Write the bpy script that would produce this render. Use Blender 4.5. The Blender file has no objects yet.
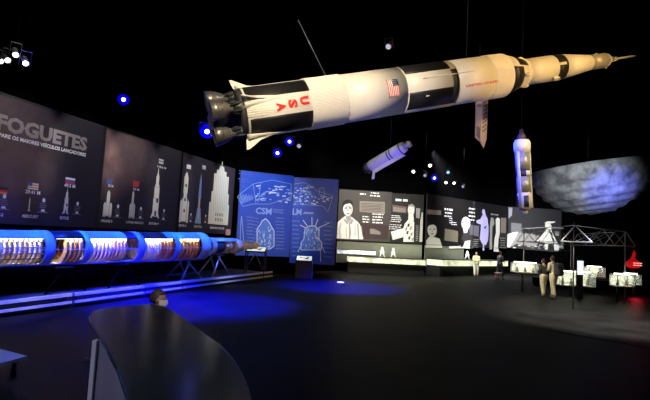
import bpy, bmesh, math, random
from mathutils import Vector, Matrix
random.seed(7)
R = math.radians
sc = bpy.context.scene
col = sc.collection

# ------------------------------------------------------------------ camera
F = 470.0
PITCH, ROLL = math.atan(38.0 / F), 0.052
CAM = Vector((0, 0, 1.9))
fw = Vector((0, math.cos(PITCH), math.sin(PITCH)))
r0 = Vector((1, 0, 0)); u0 = Vector((0, -math.sin(PITCH), math.cos(PITCH)))
rt = math.cos(ROLL) * r0 + math.sin(ROLL) * u0
up = -math.sin(ROLL) * r0 + math.cos(ROLL) * u0
cam = bpy.data.cameras.new('camera'); cam.sensor_width = 36; cam.lens = 36 * F / 650
cam.clip_end = 200
co = bpy.data.objects.new('camera', cam); col.objects.link(co)
co.matrix_world = Matrix(((rt.x, up.x, -fw.x, CAM.x), (rt.y, up.y, -fw.y, CAM.y), (rt.z, up.z, -fw.z, CAM.z), (0, 0, 0, 1)))
sc.camera = co
sc.view_settings.view_transform = 'Standard'
sc.view_settings.look = 'None'
sc.view_settings.gamma = 1
sc.view_settings.use_curve_mapping = False
sc.view_settings.exposure = 0.0
w = bpy.data.worlds.new('world'); sc.world = w; w.use_nodes = True
w.node_tree.nodes['Background'].inputs[0].default_value = (.02, .02, .035, 1)
w.node_tree.nodes['Background'].inputs[1].default_value = 0.06


def ray(px, py): return fw + rt * ((px - 325) / F) + up * ((200 - py) / F)
def at(px, py, Y):            # photo pixel at forward distance Y
    d = ray(px, py); return CAM + d * (Y / d.y)
def gr(px, py, z=0.0):        # photo pixel on the horizontal plane z
    d = ray(px, py); return CAM + d * ((z - CAM.z) / d.z)
def ground_x(px, Y):          # plan position below the pixel column, at eye level
    d = ray(px, 238 + .052 * (px - 325)); return Vector((d.x / d.y * Y, Y, 0))


def aim(o, loc, target):
    o.location = loc
    o.rotation_euler = (Vector(target) - Vector(loc)).to_track_quat('-Z', 'Y').to_euler()
def spot(loc, target, power, color=(1, 1, 1), angle=40, blend=.6, size=.08):
    l = bpy.data.lights.new('spot_lamp', 'SPOT'); l.energy = power; l.color = color
    l.spot_size = R(angle); l.spot_blend = blend; l.shadow_soft_size = size
    o = bpy.data.objects.new('spot_lamp', l); col.objects.link(o); aim(o, loc, target); return o
def area(loc, target, power, color, sx, sy):
    l = bpy.data.lights.new('area_lamp', 'AREA'); l.energy = power; l.color = color
    l.shape = 'RECTANGLE'; l.size = sx; l.size_y = sy; l.spread = R(80)
    o = bpy.data.objects.new('area_lamp', l); col.objects.link(o); aim(o, loc, target); return o

BLUE = (.02, .05, 1)
# the lunar rocket: warm lamp from the right, neutral from the left, faint violet from below
spot((9.5, 3.5, 7.2), (5.4, 11.0, 6.1), 4300, (1, .62, .22), 44, .9, .2)
spot((-1.5, 3.0, 6.6), (0.2, 9.6, 4.7), 3100, (1, .82, .58), 56, .9, .2)
spot((2.2, 6.0, 0.8), (2.0, 10.2, 5.2), 190, (.45, .45, 1), 75, .9, .2)
# posters on the left wall, blueprint boards, back wall
for k_l in range(9):
    wy = 5.4 + k_l * 1.95; wx = -7.6 + .3085 * (wy - 11)
    spot((wx + 3.15, wy - .97, 6.6), (wx, wy, 3.62), 430, (1, .93, .91), 41, .55, .05)
spot((-2.0, 17.0, 7.8), (-3.2, 22.5, 3.2), 2300, (.80, .88, 1), 50, .8, .2)
area((2.5, 24.3, 7.6), (3.4, 28.0, 2.6), 300, (1, .97, .9), 6, .4)
area((8.0, 28.0, 7.6), (10.3, 31.6, 2.6), 1000, (.97, .97, 1), 6, .4)
area((14.5, 30.5, 7.6), (16.0, 35.0, 2.6), 170, (.95, .97, 1), 5, .4)
# blue stage lamps
spot((-4.0, 9.5, 7.8), gr(190, 304), 190000, (.0025, .0025, 1), 40, 1, .3)
spot((-.8, 14.5, 7.8), gr(338, 287), 110000, (.0035, .0035, 1), 36, 1, .3)
spot((-5.2, 7.2, 7.2), gr(100, 308), 11000, (.008, .008, 1), 50, 1, .1)
HULL_BLUE = (.008, .085, 1)
def hull_lamps():
    a, b = at(0, 248.5, 10.3), at(200, 246.3, 16.6)
    for k in range(10):
        t = a.lerp(b, -.35 + k * .175); spot((t.x + 1.05, t.y - .35, 3.7), (t.x, t.y, t.z - .05), 950, HULL_BLUE, 46, .5, .06)
hull_lamps()

# ------------------------------------------------------------------ helpers
MATS = {}
def mat(name, c, rough=.6, metal=0.0, emit=None, es=0.0, noise=0.0, nscale=8.0, bump=0.0, alpha=1.0, spec=.5):
    if name in MATS: return MATS[name]
    m = bpy.data.materials.new(name); m.use_nodes = True; nt = m.node_tree
    b = nt.nodes['Principled BSDF']
    b.inputs['Base Color'].default_value = (*c, 1); b.inputs['Roughness'].default_value = rough
    b.inputs['Metallic'].default_value = metal; b.inputs['Specular IOR Level'].default_value = spec
    if emit: b.inputs['Emission Color'].default_value = (*emit, 1); b.inputs['Emission Strength'].default_value = es
    if alpha < 1: b.inputs['Alpha'].default_value = alpha
    if noise or bump:
        tc = nt.nodes.new('ShaderNodeTexCoord'); n = nt.nodes.new('ShaderNodeTexNoise')
        n.inputs['Scale'].default_value = nscale; n.inputs['Detail'].default_value = 5
        nt.links.new(tc.outputs['Object'], n.inputs['Vector'])
        if noise:
            mx = nt.nodes.new('ShaderNodeMix'); mx.data_type = 'RGBA'
            mx.inputs[6].default_value = (*[v * (1 - noise) for v in c], 1)
            mx.inputs[7].default_value = (*[min(1, v * (1 + noise)) for v in c], 1)
            nt.links.new(n.outputs['Fac'], mx.inputs[0]); nt.links.new(mx.outputs[2], b.inputs['Base Color'])
        if bump:
            bp = nt.nodes.new('ShaderNodeBump'); bp.inputs['Strength'].default_value = bump
            nt.links.new(n.outputs['Fac'], bp.inputs['Height']); nt.links.new(bp.outputs[0], b.inputs['Normal'])
    MATS[name] = m; return m

def g(v): return ((v / 255) ** 2.2)
def rgb(a, b, c): return (g(a), g(b), g(c))

BLACK = mat('black_paint', (.012, .012, .014), .6)
MATTE = mat('matte_black_wall', (.0012, .0012, .0014), 1.0, noise=.3, nscale=2, spec=.0)
WHITE = mat('white_paint', (.72, .70, .66), .45, noise=.04, nscale=5)
INK = mat('white_ink', (.75, .75, .75), .7)
STEEL = mat('brushed_steel', (.55, .56, .6), .3, 1, noise=.15, nscale=20)
DARKSTEEL = mat('dark_steel', (.07, .07, .08), .4, .8, noise=.2, nscale=15)

class MB:
    def __init__(s): s.v = []; s.f = []; s.m = []; s.mats = []; s.sm = []
    def mi(s, m):
        if m not in s.mats: s.mats.append(m)
        return s.mats.index(m)
    def add(s, vs, fs, m, smooth=False):
        o = len(s.v); s.v += [Vector(v) for v in vs]; i = s.mi(m)
        for f in fs: s.f.append([a + o for a in f]); s.m.append(i); s.sm.append(smooth)
        return s
    def box(s, c, size, m, ax=None):
        c = Vector(c); X, Y, Z = ax or (Vector((1, 0, 0)), Vector((0, 1, 0)), Vector((0, 0, 1)))
        vs = [c + X * size[0] / 2 * a + Y * size[1] / 2 * b + Z * size[2] / 2 * d for d in (-1, 1) for b in (-1, 1) for a in (-1, 1)]
        return s.add(vs, [(0, 2, 3, 1), (4, 5, 7, 6), (0, 1, 5, 4), (2, 6, 7, 3), (0, 4, 6, 2), (1, 3, 7, 5)], m)
    def tube(s, a, b, r, m, n=8, r2=None):
        a = Vector(a); b = Vector(b); d = (b - a).normalized(); r2 = r if r2 is None else r2
        x = d.orthogonal().normalized(); y = d.cross(x)
        vs = [a + (x * math.cos(t) + y * math.sin(t)) * r for t in [2 * math.pi * i / n for i in range(n)]]
        vs += [b + (x * math.cos(t) + y * math.sin(t)) * r2 for t in [2 * math.pi * i / n for i in range(n)]]
        s.add(vs, [(i, (i + 1) % n, n + (i + 1) % n, n + i) for i in range(n)], m, True)
        return s.add(vs, [tuple(range(n))[::-1], tuple(range(n, 2 * n))], m)
    def prism(s, pts, d, m):           # closed polygon extruded by vector d
        n = len(pts); d = Vector(d); pts = [Vector(p) for p in pts]
        return s.add(pts + [p + d for p in pts], [tuple(range(n))[::-1], tuple(range(n, 2 * n))] + [(i, (i + 1) % n, n + (i + 1) % n, n + i) for i in range(n)], m)
    def ball(s, c, r, m, nu=14, nv=9, sc3=(1, 1, 1)):
        c = Vector(c); vs = []
        for j in range(nv + 1):
            t = math.pi * j / nv
            for i in range(nu):
                p = 2 * math.pi * i / nu
                vs.append(c + Vector((math.sin(t) * math.cos(p) * sc3[0], math.sin(t) * math.sin(p) * sc3[1], math.cos(t) * sc3[2])) * r)
        return s.add(vs, [(j * nu + i, (j + 1) * nu + i, (j + 1) * nu + (i + 1) % nu, j * nu + (i + 1) % nu) for j in range(nv) for i in range(nu)], m, True)
    def shell(s, ax, st, m, p0=0, p1=360, n=48, th=.012, smooth=True):
        """solid sheet of revolution about axis ax, stations st=[(s,r)..], from angle p0 to p1"""
        full = abs(p1 - p0) >= 360; k = max(2, int(n * abs(p1 - p0) / 360)); ang = [p0 + (p1 - p0) * i / k for i in range(k + (0 if full else 1))]
        na = len(ang); vs = []
        for rr in (0, -th):
            for (t, r) in st:
                for a in ang: vs.append(ax.p(t, max(r + rr, .0005), a))
        ns = len(st); fs = []; off = ns * na
        rng = range(na) if full else range(na - 1)
        for j in range(ns - 1):
            for i in rng:
                i2 = (i + 1) % na
                fs.append((j * na + i, j * na + i2, (j + 1) * na + i2, (j + 1) * na + i))
                fs.append((off + j * na + i, off + (j + 1) * na + i, off + (j + 1) * na + i2, off + j * na + i2))
        s.add(vs, fs, m, smooth)
        e = []
        for i in rng:
            i2 = (i + 1) % na
            e.append((i, off + i, off + i2, i2)); j = (ns - 1) * na
            e.append((j + i, j + i2, off + j + i2, off + j + i))
        if not full:
            for j in range(ns - 1):
                for i in (0, na - 1): e.append((j * na + i, (j + 1) * na + i, off + (j + 1) * na + i, off + j * na + i))
        return s.add(vs, e, m)
    def solid(s, ax, st, m, n=32, smooth=True, ends=None):
        """closed solid of revolution; m may be a list, one per station gap"""
        vs = [ax.p(t, max(r, .0005), 360 * i / n) for (t, r) in st for i in range(n)]
        for j in range(len(st) - 1):
            mm = m[j] if isinstance(m, list) else m
            s.add([vs[j * n + i] for i in range(n)] + [vs[(j + 1) * n + i] for i in range(n)], [(i, (i + 1) % n, n + (i + 1) % n, n + i) for i in range(n)], mm, smooth)
        mm = ends or (m[0] if isinstance(m, list) else m)
        s.add(vs[:n], [tuple(range(n))[::-1]], mm)
        return s.add(vs[-n:], [tuple(range(n))], ends or (m[-1] if isinstance(m, list) else m))
    def build(s, name, parent=None, origin=None):
        me = bpy.data.meshes.new(name)
        org = Vector(origin) if origin is not None else (sum(s.v, Vector()) / len(s.v) if s.v else Vector())
        if parent is not None: org = parent_world(parent)
        me.from_pydata([v - org for v in s.v], [], s.f)
        for m in s.mats: me.materials.append(m)
        me.polygons.foreach_set('material_index', s.m); me.polygons.foreach_set('use_smooth', s.sm)
        bm = bmesh.new(); bm.from_mesh(me); bmesh.ops.remove_doubles(bm, verts=bm.verts, dist=1e-5)
        bmesh.ops.recalc_face_normals(bm, faces=bm.faces); bm.to_mesh(me); bm.free(); me.update()
        o = bpy.data.objects.new(name, me); col.objects.link(o)
        if parent is not None: o.parent = parent
        else: o.location = org
        return o

def parent_world(o):
    p = Vector(o.location)
    while o.parent: o = o.parent; p += Vector(o.location)
    return p
def tag(o, label=None, cat=None, group=None, kind=None):
    if label: o['label'] = label
    if cat: o['category'] = cat
    if group: o['group'] = group
    if kind: o['kind'] = kind
    return o
def thing(name, loc, label, cat, group=None):
    o = bpy.data.objects.new(name, None); o.empty_display_size = .1; col.objects.link(o); o.location = loc
    return tag(o, label, cat, group)
def struct(o): o['kind'] = 'structure'; return o
def copy_tree(o, parent=None):
    c = o.copy(); col.objects.link(c); c.parent = parent
    for ch in list(o.children): copy_tree(ch, c)
    return c

class Axis:
    def __init__(s, a, b, toward=None):
        s.o = Vector(a); s.d = (Vector(b) - s.o).normalized(); s.L = (Vector(b) - s.o).length
        side = s.d.cross(Vector((0, 0, 1)))
        if side.length < 1e-3: side = Vector((0, -1, 0))
        s.e1 = side.normalized()
        if toward is not None and s.e1.dot(Vector(toward) - s.o) < 0: s.e1 = -s.e1
        s.e2 = s.d.cross(s.e1)
        if s.e2.z < 0: s.e2 = -s.e2
    def p(s, t, r=0, phi=0):
        a = R(phi); return s.o + s.d * t + (s.e1 * math.cos(a) + s.e2 * math.sin(a)) * r
    def sx(s, px, r=0, phi=0):                      # station whose axis point falls on the photo column px
        # solve x(t)=px
        lo, hi = -s.L * 3, s.L * 4
        def xx(t):
            q = s.p(t, r, phi) - CAM; return 325 + F * q.dot(rt) / q.dot(fw)
        best = min((abs(xx(-3 + .01 * i) - px), -3 + .01 * i) for i in range(2400) if (s.p(-3 + .01 * i) - CAM).dot(fw) > 1)
        return best[1]

DG = None
def text_geo(t, bold=.02):
    cu = bpy.data.curves.new('t', 'FONT'); cu.body = t; cu.offset = bold; cu.resolution_u = 2
    o = bpy.data.objects.new('t', cu); col.objects.link(o)
    dg = bpy.context.evaluated_depsgraph_get()
    me = bpy.data.meshes.new_from_object(o.evaluated_get(dg))
    vs = [(v.co.x, v.co.y) for v in me.vertices]; fs = [tuple(p.vertices) for p in me.polygons]
    bpy.data.objects.remove(o); bpy.data.curves.remove(cu); bpy.data.meshes.remove(me)
    xs = [v[0] for v in vs]; ys = [v[1] for v in vs]
    x0, x1, y1 = min(xs), max(xs), max(ys)
    return [((x - x0) / (x1 - x0), y / y1) for x, y in vs], fs

class Board:
    """vertical board through plan points a,b; prints are set out on its face"""
    def __init__(s, a, b):
        s.a = Vector((a[0], a[1], 0)); s.u = (Vector((b[0], b[1], 0)) - s.a); s.w = s.u.length; s.u.normalize()
        s.n = Vector((s.u.y, -s.u.x, 0))
        if s.n.dot(CAM - s.a) < 0: s.n = -s.n
    def uv(s, px, py):
        d = ray(px, py); t = (s.a - CAM).dot(s.n) / d.dot(s.n); q = CAM + d * t
        return ((q - s.a).dot(s.u), q.z)
    def P(s, u, v, off=0): return s.a + s.u * u + Vector((0, 0, v)) + s.n * off
    def slab(s, mb, u0, v0, u1, v1, th, m, off=0):
        pts = [s.P(u0, v0, off - th), s.P(u1, v0, off - th), s.P(u1, v1, off - th), s.P(u0, v1, off - th)]
        return mb.prism(pts, s.n * th, m)
    def poly(s, mb, uvs, m, lay=1):
        return mb.add([s.P(u, v, .004 * lay) for u, v in uvs], [tuple(range(len(uvs)))], m)
    def pp(s, mb, pts, m, lay=1, T=None):
        if T: x0, y0, k = T; pts = [(x0 + a / k, y0 + b / k) for a, b in pts]
        return s.poly(mb, [s.uv(*p) for p in pts], m, lay)
    def rect(s, mb, u0, v0, u1, v1, m, lay=1): return s.poly(mb, [(u0, v0), (u1, v0), (u1, v1), (u0, v1)], m, lay)
    def ell(s, mb, c, ru, rv, m, lay=1, n=20): return s.poly(mb, [(c[0] + ru * math.cos(2 * math.pi * i / n), c[1] + rv * math.sin(2 * math.pi * i / n)) for i in range(n)], m, lay)
    def line(s, mb, a, b, wd, m, lay=1):
        dx, dy = b[0] - a[0], b[1] - a[1]; L = math.hypot(dx, dy) or 1; nx, ny = -dy / L * wd / 2, dx / L * wd / 2
        return s.poly(mb, [(a[0] + nx, a[1] + ny), (b[0] + nx, b[1] + ny), (b[0] - nx, b[1] - ny), (a[0] - nx, a[1] - ny)], m, lay)
    def text(s, mb, t, u0, v0, u1, h, m, lay=2, bold=.02):
        vs, fs = text_geo(t, bold)
        return mb.add([s.P(u0 + (u1 - u0) * x, v0 + h * y, .004 * lay) for x, y in vs], fs, m)
    def scribble(s, mb, u0, v0, u1, v1, m, rows=3, lay=2, wd=.02, seed=1):
        """rows of illegible printed writing"""
        rr = random.Random(seed); dv = (v1 - v0) / rows
        for k in range(rows):
            v = v1 - dv * (k + .5); u = u0 + (u1 - u0) * rr.uniform(0, .15); ue = u1 - (u1 - u0) * rr.uniform(0, .25)
            while u < ue:
                L = rr.uniform(.4, 1.4) * dv
                s.rect(mb, u, v - dv * .22 * rr.uniform(.6, 1), min(u + L, ue), v + dv * .22, m, lay); u += L + dv * .3

# ------------------------------------------------------------------ plan of the room
LA = Vector((-7.6, 11, 0)); LD = Vector((.3085, 1, 0)).normalized()
def lp(px):      # plan point of the left wall on photo column px
    d = ray(px, 238 + .052 * (px - 325)); k = d.x / d.y
    t = (LA.x - k * LA.y) / (k * LD.y - LD.x); q = LA + LD * t; return Vector((q.x, q.y, 0))
WL0 = LA - LD * 13; WL1 = lp(234)
BB0, BB1, BB2 = ground_x(236.5, 22.0), ground_x(290.5, 23.1), ground_x(336, 23.0)
W0, W1, W2, W3 = ground_x(336, 28.2), ground_x(423, 28.5), ground_x(506.5, 35), ground_x(584, 35.6)
W4 = Vector((W3.x + 14, 36.5, 0))

def wall(name, a, b, z1=9.0, back=.25):
    d = (b - a).normalized(); n = Vector((d.y, -d.x, 0))
    if n.dot(CAM - a) < 0: n = -n
    n = Vector((n.x, n.y, 0)); a2, b2 = Vector((a.x, a.y, 0)), Vector((b.x, b.y, 0))
    return struct(MB().prism([a2, b2, b2 - n * back, a2 - n * back], (0, 0, z1), MATTE).build(name))

# floor: dark carpet with a slight sheen
def floor_mat():
    m = bpy.data.materials.new('dark_carpet'); m.use_nodes = True; nt = m.node_tree; b = nt.nodes['Principled BSDF']
    tc = nt.nodes.new('ShaderNodeTexCoord'); n1 = nt.nodes.new('ShaderNodeTexNoise'); n1.inputs['Scale'].default_value = .9; n1.inputs['Detail'].default_value = 6
    n2 = nt.nodes.new('ShaderNodeTexNoise'); n2.inputs['Scale'].default_value = 60; n2.inputs['Detail'].default_value = 3
    nt.links.new(tc.outputs['Object'], n1.inputs['Vector']); nt.links.new(tc.outputs['Object'], n2.inputs['Vector'])
    r = nt.nodes.new('ShaderNodeValToRGB'); r.color_ramp.elements[0].color = (.004, .004, .004, 1); r.color_ramp.elements[1].color = (.013, .013, .0125, 1)
    r.color_ramp.elements[0].position = .35; r.color_ramp.elements[1].position = .7
    nt.links.new(n1.outputs['Fac'], r.inputs[0]); nt.links.new(r.outputs[0], b.inputs['Base Color'])
    bp = nt.nodes.new('ShaderNodeBump'); bp.inputs['Strength'].default_value = .25; bp.inputs['Distance'].default_value = .01
    nt.links.new(n2.outputs['Fac'], bp.inputs['Height']); nt.links.new(bp.outputs[0], b.inputs['Normal'])
    b.inputs['Roughness'].default_value = .5; b.inputs['Specular IOR Level'].default_value = .04
    return m
FLOOR = floor_mat()
struct(MB().box((5, 17, -.1), (44, 46, .2), FLOOR).build('floor'))
struct(MB().box((5, 17, 9.1), (44, 46, .2), MATTE).build('ceiling'))
wall('wall_left', WL0, WL1)
wall('wall_corner', WL1, W0)
wall('wall_back', W0, W1); wall('wall_back', W1, W2); wall('wall_back', W2, W4)
wall('wall_right', Vector((W4.x, -5, 0)), W4)
SEAM = mat('dark_carpet_seam', (.003, .003, .003), .9, spec=.02)
for (x0, y0), (x1, y1) in (((533, 327.5), (648, 348)), ((515, 312), (552, 317.5))):
    a, b = gr(x0, y0), gr(x1, y1); d_ = (b - a).normalized(); struct(MB().box((a + b) / 2 + Vector((0, 0, .003)), ((b - a).length, .03, .006), SEAM, (d_, Vector((-d_.y, d_.x, 0)), Vector((0, 0, 1)))).build('trim_seam'))
c = gr(340.5, 283.2); A = Axis(c, c + Vector((0, 0, 1))); t = thing('floor_glint', c, 'small white disc added as a lamp glint on the blue-lit carpet before the portrait wall', 'glint')  # glowing disc added in place of a lamp's reflection on the carpet
MB().solid(A, [(0, .26), (.03, .24)], BLACK, 20).build('rim', t); MB().solid(A, [(.02, .18), (.06, .12), (.07, .02)], mat('floor_glint_disc', (.8, .8, .85), .4, emit=(.85, .85, 1), es=1.5), 20).build('lens', t)
# ------------------------------------------------------------------ left posters
def poster_mat(name, c, spots, k=1.0):
    """dark print with soft printed clouds; spots=[(center world, radius, colour)]"""
    m = bpy.data.materials.new(name); m.use_nodes = True; nt = m.node_tree; b = nt.nodes['Principled BSDF']
    b.inputs['Roughness'].default_value = .55; b.inputs['Specular IOR Level'].default_value = .25
    geo = nt.nodes.new('ShaderNodeTexCoord'); nz = nt.nodes.new('ShaderNodeTexNoise'); nz.inputs['Scale'].default_value = 2.2; nz.inputs['Detail'].default_value = 6
    nt.links.new(geo.outputs['Object'], nz.inputs['Vector'])
    prev = None
    rgbn = nt.nodes.new('ShaderNodeRGB'); rgbn.outputs[0].default_value = (*c, 1); prev = rgbn.outputs[0]
    for (cen, rad, cc) in spots:
        vm = nt.nodes.new('ShaderNodeVectorMath'); vm.operation = 'DISTANCE'; vm.inputs[1].default_value = cen
        nt.links.new(geo.outputs['Object'], vm.inputs[0])
        mr = nt.nodes.new('ShaderNodeMapRange'); mr.inputs['From Min'].default_value = rad; mr.inputs['From Max'].default_value = 0
        nt.links.new(vm.outputs['Value'], mr.inputs['Value'])
        mul = nt.nodes.new('ShaderNodeMath'); mul.operation = 'MULTIPLY'; nt.links.new(mr.outputs[0], mul.inputs[0]); nt.links.new(nz.outputs['Fac'], mul.inputs[1])
        m2 = nt.nodes.new('ShaderNodeMath'); m2.operation = 'MULTIPLY'; m2.inputs[1].default_value = 1.6; m2.use_clamp = True; nt.links.new(mul.outputs[0], m2.inputs[0])
        mx = nt.nodes.new('ShaderNodeMix'); mx.data_type = 'RGBA'; mx.inputs[7].default_value = (*cc, 1)
        nt.links.new(m2.outputs[0], mx.inputs[0]); nt.links.new(prev, mx.inputs[6]); prev = mx.outputs[2]
    nt.links.new(prev, b.inputs['Base Color'])
    return m

def board_thing(name, label, cat, B, u0, v0, u1, v1, face, frame=BLACK, fw_=.04, off=.12, th=.05, group=None, fname='panel'):
    t = thing(name, B.P((u0 + u1) / 2, v0, off), label, cat, group)
    B.slab(MB(), u0, v0, u1, v1, th, face, off).build(fname, t)
    fb = MB()
    for (a, b_, c, d) in ((u0 - fw_, v0 - fw_, u1 + fw_, v0), (u0 - fw_, v1, u1 + fw_, v1 + fw_), (u0 - fw_, v0, u0, v1), (u1, v0, u1 + fw_, v1)):
        B.slab(fb, a, b_, c, d, th + .02, frame, off + .015)
    fb.build('frame', t)
    return t

class OffBoard(Board):
    def __init__(s, B, off): s.a = B.a + B.n * off; s.u = B.u; s.w = B.w; s.n = B.n

PB = Board(LA, LA + LD)         # plane of the left wall
PF = OffBoard(PB, .12)
CREAM = mat('cream_print', (.62, .62, .52), .7); GREYP = mat('grey_print', (.22, .21, .23), .7); DIMP = mat('dim_print', (.12, .12, .13), .7)
TITLE = mat('title_grey_print', (.26, .23, .22), .7); REDP = mat('red_print', (.5, .04, .04), .7); BLUEP = mat('blue_print', (.07, .10, .35), .7)
ORANGEP = mat('orange_print', (.7, .25, .05), .7); SKYP = mat('pale_blue_print', (.25, .38, .6), .7); TANP = mat('tan_print', (.5, .34, .18), .7)

def rocket_print(mb, F_, cpx, base, top, wpx, kind='plain', m=CREAM):
    """F_ board, centre column px, base y, top y, width px: a printed launcher silhouette"""
    (u0, v0) = F_.uv(cpx, base); (_, v1) = F_.uv(cpx + (base - top) * .05, top)
    u1 = F_.uv(cpx + wpx, base)[0]; W = abs(u1 - u0) / 2; H = v1 - v0
    def q(pts, mm=m, lay=2): F_.poly(mb, [(u0 + a * W, v0 + b * H) for a, b in pts], mm, lay)
    if kind == 'plain':
        q([(-.4, 0), (.4, 0), (.4, .75), (.15, .95), (0, 1), (-.15, .95), (-.4, .75)])
        q([(-.9, 0), (.9, 0), (.4, .12), (-.4, .12)], m, 3)
    if kind == 'boosters':
        q([(-.35, .03), (.35, .03), (.38, .8), (.3, .93), (0, 1), (-.3, .93), (-.38, .8)])
        for s_ in (-1, 1): q([(s_ * .4, 0), (s_ * 1.0, 0), (s_ * 1.0, .45), (s_ * .75, .55), (s_ * .4, .5)] if s_ > 0 else [(s_ * .4, .5), (s_ * .75, .55), (s_ * 1.0, .45), (s_ * 1.0, 0), (s_ * .4, 0)], m, 3)
        for s_ in (-.7, 0, .7): q([(s_ - .1, .0), (s_ + .1, .0), (s_ + .07, .07), (s_ - .07, .07)], BLACK, 4)
    if kind == 'saturn':
        q([(-.7, .03), (.7, .03), (.7, .38), (-.7, .38)]); q([(-.6, .385), (.6, .385), (.6, .6), (-.6, .6)]); q([(-.6, .605), (.6, .605), (.36, .67), (-.36, .67)])
        q([(-.36, .67), (.36, .67), (.36, .8), (.15, .87), (-.15, .87), (-.36, .8)]); q([(-.13, .87), (.13, .87), (.03, 1), (-.03, 1)])
        q([(-1.1, 0), (-.7, 0), (-.7, .1)]); q([(.7, 0), (1.1, 0), (.7, .1)])
        q([(-.22, .04), (.22, .04), (.22, .14), (-.22, .14)], BLACK, 3); q([(-.0, .3), (.5, .3), (.5, .38), (.0, .38)], BLACK, 3)
    if kind == 'tall':
        q([(-.55, .02), (.55, .02), (.55, .45), (.35, .5), (.35, .55), (.45, .6), (.45, .88), (.2, .97), (0, 1), (-.2, .97), (-.45, .88), (-.45, .6), (-.35, .55), (-.35, .5), (-.55, .45)])
        for s_ in (-.95, .6): q([(s_, 0), (s_ + .35, 0), (s_ + .35, .4), (s_ + .17, .45), (s_, .4)], m, 3)
        for b in (.2, .42, .7): q([(-.2, b), (.2, b), (.2, b + .06), (-.2, b + .06)], DIMP, 4)
    if kind == 'shuttle':
        q([(-.3, .05), (.3, .05), (.3, .75), (.15, .92), (0, 1), (-.15, .92), (-.3, .75)], TANP)
        q([(-.9, 0), (.9, 0), (.5, .3), (-.5, .3)], SKYP, 3); q([(-.45, .5), (.45, .5), (.25, .85), (0, .95), (-.25, .85)], SKYP, 3)
        q([(-.15, .1), (.15, .1), (.15, .5), (-.15, .5)], CREAM, 4)
    if kind == 'building':
        q([(-1, 0), (1, 0), (1, .33), (-1, .33)]); q([(-.85, .33), (.9, .33), (.9, .5), (-.85, .5)]); q([(-.72, .5), (.78, .5), (.78, .78), (-.72, .78)])
        q([(-.5, .78), (.5, .78), (.5, .85), (-.5, .85)]); q([(-.28, .85), (.28, .85), (.2, .92), (-.2, .92)]); q([(-.07, .92), (.07, .92), (.02, 1), (-.02, 1)])
        for k in range(5):
            for r_ in (.05, .13): q([(-.35 + k * .17, r_), (-.27 + k * .17, r_), (-.27 + k * .17, r_ + .05), (-.35 + k * .17, r_ + .05)], DIMP, 3)
        for k in range(8): q([(-.62 + k * .18, .2), (-.6 + k * .18, .2), (-.6 + k * .18, .76), (-.62 + k * .18, .76)], GREYP, 3)

_rp = rocket_print
def rocket_part(t, *a):
    m_ = MB(); _rp(m_, *a); m_.build('rocket_picture', t)
def info_stack(mb, F_, px, py, s=1.0, seed=0):
    u, v = F_.uv(px, py); k = .055 * s
    F_.ell(mb, (u, v + k * 5.2), k * .8, k, INK, 2); F_.scribble(mb, u - k * 2.2, v + k * 1.3, u + k * 2.2, v + k * 4, GREYP, 3, 2, seed=seed)
    F_.poly(mb, [(u - k * 1.2, v), (u + k * 1.2, v), (u + k * .7, v + k), (u - k * .7, v + k)], INK, 2); F_.rect(mb, u - k * 3, v - k * .5, u + k * 3, v - k * .25, GREYP, 2)

def left_poster(label, pxa, pxb, cloud):
    (ua, _), (ub, _) = PB.uv(pxa, 224), PB.uv(pxb, 229)
    m = poster_mat('space_print', rgb(50, 46, 53), cloud, 1)
    t = board_thing('poster', label, 'poster', PB, ua, 1.88, ub, 4.82, m, off=.12)
    return t
def rel(t, px, py):             # print-cloud centre in the panel's own coordinates
    u, v = PF.uv(px, py); return PF.P(u, v)
def cloudify(t, spots):
    base = parent_world(t)
    m = poster_mat('space_print', rgb(46, 42, 50), [(tuple(rel(t, px, py) - base), r_, c_) for px, py, r_, c_ in spots])
    for ch in t.children:
        if ch.name.startswith('panel'): ch.data.materials.clear(); ch.data.materials.append(m)

t1 = left_poster('dark poster at the left edge headed FOGUETES above small rocket pictures', -75, 91.5, [])
cloudify(t1, [(5, 168, 1.5, rgb(120, 95, 85)), (40, 175, .6, rgb(95, 80, 80)), (-20, 120, 2.4, rgb(95, 80, 80))])
mb = MB()
(ua, va) = PF.uv(-4, 126.5); (ub, _) = PF.uv(86.5, 149)
PF.text(mb, 'FOGUETES', ua, PF.uv(86, 150.5)[1], ub, .36, TITLE, 2, .045)
(ua, va) = PF.uv(-14, 128); (ub, _) = PF.uv(86, 150); vv = PF.uv(84, 155.5)[1]
PF.text(mb, 'COMPARE OS MAIORES VEÍCULOS LANÇADORES', ua, vv - .02, ub, .115, INK, 2, .03)
mb.build('heading', t1)
mb = MB()
rocket_part(t1, PF, 28.5, 211, 197, 3.2, 'plain')
rocket_part(t1, PF, 65, 214, 188, 6, 'saturn')
info_stack(mb, PF, 42.5, 211.5, 1, 3); info_stack(mb, PF, 76.5, 213.5, .95, 4); info_stack(mb, PF, 3, 208.5, 1, 5)
def flag(px, py, wd, cols, F_=PF, h=.16):
    u, v = F_.uv(px, py); n = len(cols)
    for i, c in enumerate(cols): F_.rect(mb, u - wd / 2, v - h / 2 + h * (n - 1 - i) / n, u + wd / 2, v - h / 2 + h * (n - i) / n, c, 2)
flag(33, 186.3, .30, [CREAM, ORANGEP, CREAM, ORANGEP, CREAM]); 
u, v = PF.uv(33, 186.3); PF.rect(mb, u - .15, v, u - .03, v + .08, BLUEP, 3)
flag(70, 181, .32, [INK, BLUEP, REDP], h=.17); flag(1.5, 190.5, .28, [BLACK, REDP, ORANGEP])
def cap(s_, px0, px1, py, h, F_=PF, m=INK):
    u_, v_ = F_.uv(px0, py); F_.text(mb, s_, u_, v_, F_.uv(px1, py)[0], h, m, 2, .03)
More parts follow.
